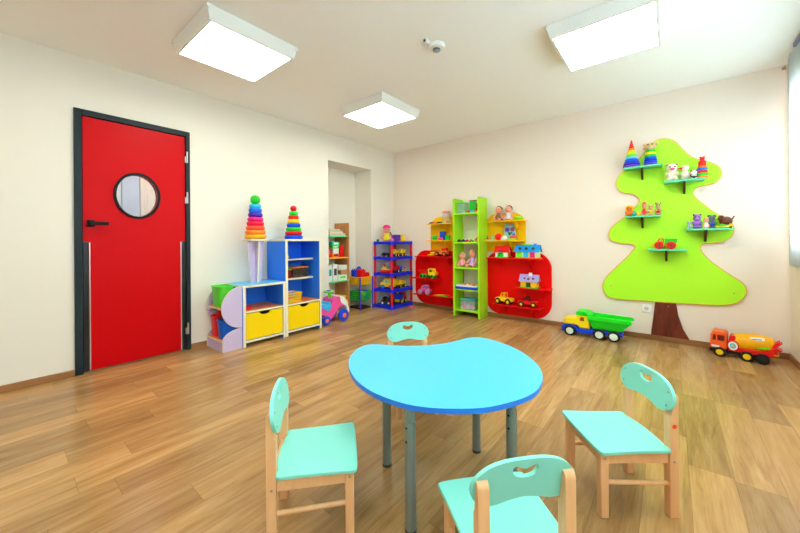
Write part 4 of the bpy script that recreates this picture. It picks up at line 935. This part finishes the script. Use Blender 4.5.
# ------------------------------------------------------------------ blue and red plastic rack in the corner
RB = pl('rack_blue', (22, 48, 235)); RR = pl('rack_red', (232, 22, 30))
ra = thing('plastic_rack', 'blue and red five tier plastic rack in the far corner', 'rack', (-3.494, 4.115, 0), 0)
hx, hy = .186, .258
for z in (.03, .285, .535, .79, 1.03):
    m = MB().box(-hx, -hy, z - .022, hx, hy, z + .012)
    m.box(-hx - .004, -hy - .004, z - .022, hx + .004, -hy + .012, z + .022).box(-hx - .004, hy - .012, z - .022, hx + .004, hy + .004, z + .022).box(hx - .012, -hy + .012, z - .022, hx + .004, hy - .012, z + .022).box(-hx - .004, -hy + .012, z - .022, -hx + .012, hy - .012, z + .022)
    for sx in (-1, 1):
        for sy in (-1, 1): m.cyl((sx * (hx - .012), sy * (hy - .012), max(0, z - .034)), (sx * (hx - .012), sy * (hy - .012), z + .026), .024, n=14)
    m.build('shelf', RB, ra, .002)
for sx in (-1, 1):
    for sy in (-1, 1):
        for a, b2 in ((.056, .251), (.311, .501), (.561, .756), (.816, .996)):
            MB().cyl((sx * (hx - .012), sy * (hy - .012), a), (sx * (hx - .012), sy * (hy - .012), b2), .019, n=14).build('post', RR, ra)
GR = 'toys on the plastic rack'
zt = 1.043
doll('rag_doll', 'doll in yellow and green with a pink hat on top of the plastic rack', (-3.56, 4.03, zt), .75, .27, pl('doll_yellow', (225, 215, 40), .6), None, grp=GR, hat=MAG)
single(MB().box(-.05, -.05, 0, .05, .05, .118), 'toy_cube', PUR, 'purple cube on top of the plastic rack', 'block', (-3.455, 4.15, zt), .1, GR, .006)
single(MB().box(-.05, -.05, 0, .05, .05, .118), 'toy_cube', pl('cube_yellow', (250, 215, 30)), 'yellow cube on top of the plastic rack', 'block', (-3.45, 4.262, zt), .1, GR, .006)
single(MB().box(-.03, -.10, 0, .03, .10, .02), 'toy_plank', pl('light_orange'), 'flat orange block in front of the yellow cube', 'block', (-3.362, 4.24, zt), 0, GR, .004)
single(MB().prism([(-.09, 0), (-.075, 0), (.05, .155), (.045, .165)], -.012, .012, 'yz').rot(PI, (0, 0, 0), 'Z'), 'toy_ramp', pl('tube_brown', (165, 95, 60)), 'brown stick leaning between the doll and the purple cube', 'toy', (-3.532, 4.125, zt), 0, GR, .002)
single(MB().ball((0, 0, .03), (.045, .04, .03)), 'toy_shell', pl('shell_pink', (245, 120, 190)), 'pink soft toy at the foot of the doll', 'toy', (-3.385, 3.945, zt), 0, GR)
single(MB().box(-.015, -.015, 0, .015, .015, .045), 'toy_brick', pl('hub_dark_green'), 'dark green brick at the wall end of the rack top', 'block', (-3.648, 3.912, zt), 0, GR, .003)
def digger(label, loc, rz, m1, m2, wm, hub, L=.17, W=.09, Hh=.11, arm=False, cat='toy truck', name='toy_truck', blu=None):
    r_ = toy(name, label, cat, loc, rz, [
        ('chassis', blu or DGRY, MB().box(-L * .5, -W * .36, Hh * .2, L * .5, W * .36, Hh * .42), .003),
        ('cab', m1, MB().prism([(-L * .48, Hh * .42), (-L * .08, Hh * .42), (-L * .08, Hh), (-L * .32, Hh), (-L * .38, Hh * .7), (-L * .48, Hh * .65)], -W * .38, W * .38), .005),
        ('bed', m2, frustum_open(MB(), -L * .04, L * .42, W * .34, Hh * .43, -L * .06, L * .52, W * .46, Hh * .85), .002)], GR)
    wheels(r_, (-L * .3, L * .3), W * .38, Hh * .25, W * .26, wm, hub, n=14)
    return r_
z4 = .8025
digger('yellow toy truck with a blue base, beside the front red post of the rack', (-3.42, 4.06, z4), 1.8, YEL, YEL, BLK, YEL, blu=BLU, Hh=.125, L=.145)
digger('yellow toy truck with a blue base on the upper tier by the back wall', (-3.42, 4.235, z4), 1.7, YEL, YEL, BLK, YEL, blu=BLU, Hh=.13, L=.155)
digger('small black toy truck on the upper tier by the left wall', (-3.55, 3.98, z4), .3, BLK, BLK, BLK, YEL, L=.13, Hh=.07)
z3 = .5475
bo = toy('toy_boat', 'red and yellow toy boat on the middle tier of the rack', 'toy boat', (-3.55, 3.985, z3), .35, [('hull', RED, MB().prism([(-.09, .05), (-.07, 0), (.07, 0), (.11, .055)], -.035, .035), .008), ('deck', pl('deck_yellow', (250, 225, 90)), MB().box(-.075, -.034, .0505, .085, .034, .068).box(-.05, -.025, .068, .03, .025, .10), .004), ('funnel', RED, MB().cyl((-.02, 0, .10), (-.02, 0, .135), .014), 0)], GR)
digger('red and white toy truck on the middle tier of the rack', (-3.43, 4.15, z3), 1.75, RED, pl('azure'), BLK, WHT, L=.19, Hh=.115)
single(MB().ball((0, 0, .03), (.03, .03, .03), 0).ball((.0, 0, .065), .02, 1), 'toy_figure', [YEL, PNK], 'small yellow and pink figure beside the back post of the rack', 'toy', (-3.40, 4.285, z3), 0, GR)
z2 = .2975
bu = toy('toy_bus', 'yellow and orange toy bus with blue wheels on the second tier of the rack', 'toy bus', (-3.50, 3.985, z2), .35, [
    ('body', YEL, MB().prism([(-.12, .03), (.12, .03), (.12, .155), (.10, .17), (-.05, .17), (-.075, .11), (-.12, .10)], -.055, .055), .012),
    ('roof', ORA, MB().prism([(-.055, .171), (.10, .171), (.09, .19), (-.04, .19)], -.05, .05), .006),
    ('window', TURQ, MB().prism([(-.045, .105), (.02, .105), (.02, .15), (-.03, .15)], -.057, .057).prism([(.035, .105), (.10, .105), (.10, .15), (.035, .15)], -.057, .057), .001)], GR)
wheels(bu, (-.07, .07), .048, .034, .028, BLU, CYA, n=16)
digger('yellow toy jeep with black wheels on the second tier of the rack', (-3.42, 4.19, z2), 1.65, YEL, YEL, BLK, YEL, L=.22, W=.12, Hh=.13)
z1 = .0425
digger('black toy tractor on the lowest tier of the rack', (-3.53, 3.985, z1), .3, BLK, DGRY, BLK, WHT, L=.18, W=.10, Hh=.12)
digger('red and yellow toy truck with a blue tipper on the lowest tier of the rack', (-3.43, 4.212, z1), -1.45, RED, BLU, BLK, YEL, L=.21, W=.13, Hh=.17, blu=YEL)
single(MB().lathe([(.035, 0), (.038, .006), (.038, .018), (.03, .022)], n=20), 'toy_puck', pl('puck_pink', (250, 60, 150)), 'flat pink disc lying on the floor by the plastic rack', 'toy', (-3.20, 4.20, 0))

# ------------------------------------------------------------------ pink ride-on car
RP = pl('ride_pink', (250, 85, 165))
ro = thing('ride_on_car', 'pink ride-on toy car with blue wheels beside the tall blue cabinet', 'ride-on toy', (-3.50, 2.805, 0), PI / 2)   # local -x = towards the camera end, +x = nose
body = MB().prism(smooth_loop([(-.26, .10), (-.23, .20), (-.19, .225), (-.10, .215), (-.05, .235), (-.02, .30), (.04, .325), (.11, .325), (.17, .28), (.19, .20), (.16, .19), (.10, .195), (.03, .13), (-.02, .08), (-.08, .06), (-.14, .11), (-.20, .13), (-.24, .09)], 4), -.10, .10)
body.build('body', RP, ro, .018, seg=3)
MB().prism(smooth_loop([(-.24, .235), (-.15, .255), (-.09, .245), (-.05, .275), (-.035, .25), (-.06, .19), (-.09, .17), (-.16, .20), (-.23, .20)], 4), -.085, .085).build('seat', CYA, ro, .012)
MB().prism(smooth_loop([(-.19, .225), (-.10, .222), (-.055, .25), (-.055, .20), (-.085, .165), (-.15, .195)], 3), -.104, .104).build('seat_side', CYA, ro, .006)
MB().prism(smooth_loop([(.10, .335), (.17, .315), (.22, .25), (.255, .16), (.265, .10), (.235, .10), (.215, .17), (.175, .205), (.135, .225), (.105, .27)], 4), -.104, .104).build('nose_cover', pl('ride_white', (238, 240, 236)), ro, .014)
MB().cyl((.02, 0, .31), (-.005, 0, .39), .022, .016).torus((-.01, 0, .40), .055, .013, 'z', sz=.9).box(-.065, -.01, .393, .045, .01, .408).build('steering_wheel', LIM, ro)
MB().lathe([(.028, .405), (.026, .417), (.01, .42)], (-.01, 0, 0), n=16).build('horn_button', BLU, ro)
MB().ball((.235, -.07, .24), (.02, .025, .028)).ball((.235, .07, .24), (.02, .025, .028)).build('headlight', YEL, ro)
wheels(ro, (-.145,), .118, .058, .045, BLU, ORA, hr=.42)
wheels(ro, (.135,), .122, .079, .05, BLU, ORA, hr=.40)

# ------------------------------------------------------------------ table
TB = mat('table_blue_laminate', (80, 194, 244), .36, .3, vary=.008); TE = mat('table_edge_blue', (30, 128, 240), .35); LG = mat('leg_grey_metal', (128, 146, 142), .35, metal=.35)
half = [(.444, 0), (.43, .10), (.40, .198), (.345, .285), (.24, .375), (.12, .43), (0, .453), (-.085, .456), (-.17, .447), (-.245, .424), (-.305, .395), (-.345, .36), (-.363, .318), (-.352, .265), (-.322, .20), (-.29, .11), (-.277, 0)]
half = [(u * .985, v * .982) for u, v in half]
out_ = half + [(u, -v) for u, v in half[-2:0:-1]]
tz = .48
tbl = thing('kidney_table', 'blue kidney shaped children\'s table with grey metal legs', 'table', (-.847, 1.365, 0), math.atan2(-.633, .774))
MB().prism(smooth_loop(out_, 5), tz - .020, tz, 'xy', mi=0, mi_side=1).build('tabletop', [TB, TE], tbl, .003)
ca, sa = .774, -.633
for wx, wy, inner in ((-1.051, 1.180, 0), (-.745, .966, 1), (-.765, 1.540, 0), (-.487, 1.283, 0)):
    dx, dy = wx + .847, wy - 1.365; u, v = dx * ca + dy * sa, -dx * sa + dy * ca
    l_ = MB().cyl((u, v, .012), (u, v, .405), .0205, n=20).build('leg', LG, tbl)
    MB().cyl((u, v, .4052), (u, v, tz - .0205), .018, n=18).build('leg_insert', LG, l_)
    MB().cyl((u, v, 0), (u, v, .0118), .0215, n=18).build('leg_cap', mat('leg_cap_grey', (62, 66, 68), .5), l_)
    for z in (.385, .335): MB().cyl((u + .019 * .5, v - .0195 * .85, z), (u + .021 * .5, v - .0215 * .87, z), .005, n=10).build('leg_bolt', BLK, l_)

# ------------------------------------------------------------------ chairs
CM = mat('chair_mint', (138, 230, 214), .38, .3, vary=.008); CW_ = wood('chair_birch', (236, 178, 122), (246, 196, 142), .42, 'Z', 7)
def make_chair(label):
    r = thing('childrens_chair', label, 'chair', (0, 0, 0), 0, 'mint chairs around the blue table')
    lx, fy, ry, S = .122, .13, -.135, .265
    a = .0155
    seat = smooth_loop([(-.143, -.1185), (-.146, -.06), (-.150, .06), (-.156, .135), (-.149, .154), (-.10, .159), (.0, .160), (.10, .159), (.149, .154), (.156, .135), (.150, .06), (.146, -.06), (.143, -.1185), (.105, -.1188), (.09, -.125), (0, -.132), (-.09, -.125), (-.105, -.1188)], 3)
    MB().prism(seat, S - .013, S, 'xy').build('seat', CM, r, .004)
    for s in (-1, 1):
        MB().box(s * lx - a, fy - a, 0, s * lx + a, fy + a, S - .0135).build('leg', CW_, r, .003)
        rb_ = ry - a - .002
        p = MB().prism([(rb_, 0), (ry + a, 0), (ry + a, .385), (ry + a - .006, .392), (ry + a - .020, .476)] + [(rb_ + .018 - .018 * math.sin(u), .478 - .022 * (1 - math.cos(u))) for u in [.5 * PI * i / 6 for i in range(7)]], s * lx - a, s * lx + a, 'yz')
        p.build('leg', CW_, r, .003)
        MB().box(s * lx - .008, ry + a + .0005, S - .060, s * lx + .010, fy - a - .0005, S - .014).build('side_rail', CW_, r, .002)
        MB().cyl((s * lx, ry + a - .004, .124), (s * lx, fy - a + .004, .130), .0085, n=14).build('stretcher', CW_, r)
        for y, z in ((fy, S - .035), (ry, S - .05)): MB().cyl((s * (lx + a - .001), y, z), (s * (lx + a + .0012), y, z), .0045, n=10).build('screw', SCREW, r)
    MB().box(-lx + a + .0005, fy - .010, S - .060, lx - a - .0005, fy + .010, S - .014).build('front_rail', CW_, r, .002)
    MB().box(-lx + a + .0005, ry - .008, S - .060, lx - a - .0005, ry + .010, S - .014).build('back_rail', CW_, r, .002)
    # kidney backrest with a smile shaped grip hole
    hb = [(0, .522), (.06, .519), (.106, .505), (.138, .478), (.149, .448), (.139, .418), (.112, .400), (.080, .397), (.045, .405), (0, .411)]
    loop = smooth_loop(hb + [(-x, z) for x, z in hb[-2:0:-1]], 4)
    hh = [(0, .494), (.012, .498), (.025, .504), (.035, .500), (.0365, .489), (.028, .476), (.013, .470), (0, .469)]
    hole = smooth_loop(hh + [(-x, z) for x, z in hh[-2:0:-1]], 3)
    bm_ = MB().prism(loop, 0, .013, 'xz', hole=hole)
    bm_.v = [(x, y + ry + a - .0055 - (z - .392) * .165, z) for x, y, z in bm_.v]      # leans back on the cut posts
    bk = bm_.build('backrest', CM, r, .003)
    for s in (-1, 1):
        for z in (.425, .475): MB().cyl((s * lx, ry + a + .0068 - (z - .392) * .165, z), (s * lx, ry + a + .0088 - (z - .392) * .165, z), .0038, n=10).build('screw', SCREW, bk)
    return r
def copy_tree(o, parent=None):
    c = o.copy(); COL.objects.link(c); c.parent = parent
    for ch in list(o.children): copy_tree(ch, c)
    return c
c0 = make_chair('mint chair standing nearest the red door, left of the blue table')
c0.location = (-1.078, .789, 0); c0.rotation_euler.z = math.radians(-40.7)
spots = [((-.394, .952), 48.8, 'mint chair seen from behind, at the rounded front of the blue table'),
         ((-.183, 1.662), 129.0, 'mint chair with an orange sticker, right of the blue table'),
         ((-1.292, 1.709), 231.9, 'mint chair half hidden behind the notch of the blue table')]
for (xy, a, lab) in spots:
    c = copy_tree(c0); c.location = (xy[0], xy[1], 0); c.rotation_euler.z = math.radians(a); c['label'] = lab
    if 'behind' in lab[:40]: c.scale = (.98, .98, .975)
    if 'sticker' in lab: MB().cyl((-.137, -.136, .35), (-.1382, -.136, .35), .0085, n=16).build('sticker', pl('sticker_orange', (255, 80, 20)), c)

for o in COL.objects:      # a hair of clearance under everything that rests on a board
    if o.parent is None and 'category' in o and o['category'] not in ('ceiling light', 'wall shelf', 'curtain', 'socket', 'hook', 'sensor', 'smoke detector') and o.location.z > .05: o.location.z += .0006

# ------------------------------------------------------------------ world, camera, view
wd = bpy.data.worlds.new('sky'); sc.world = wd; wd.use_nodes = True
bg = wd.node_tree.nodes['Background']; bg.inputs[0].default_value = (.80, .90, 1.0, 1); bg.inputs[1].default_value = 1.5
cam = bpy.data.cameras.new('camera'); co = bpy.data.objects.new('camera', cam); COL.objects.link(co)
yaw, roll = .6837, -.0071
fw = Vector((-math.sin(yaw), math.cos(yaw), 0)); rt = Vector((math.cos(yaw), math.sin(yaw), 0)); up = Vector((0, 0, 1))
r2 = math.cos(roll) * rt + math.sin(roll) * up; u2 = -math.sin(roll) * rt + math.cos(roll) * up
M = Matrix((r2, u2, -fw)).transposed().to_4x4(); M.translation = Vector((0, 0, 1.07))
co.matrix_world = M
cam.sensor_width = 36; cam.lens = 331.42 / 800 * 36; cam.shift_y = -(266.5 - 240.28) / 800; cam.clip_start = .05
sc.camera = co
vs = sc.view_settings; vs.view_transform = 'Standard'; vs.look = 'None'; vs.gamma = 1; vs.use_curve_mapping = False; vs.exposure = 0.66
sc.cycles.use_denoising = True
sc.cycles.max_bounces = 10; sc.cycles.diffuse_bounces = 6
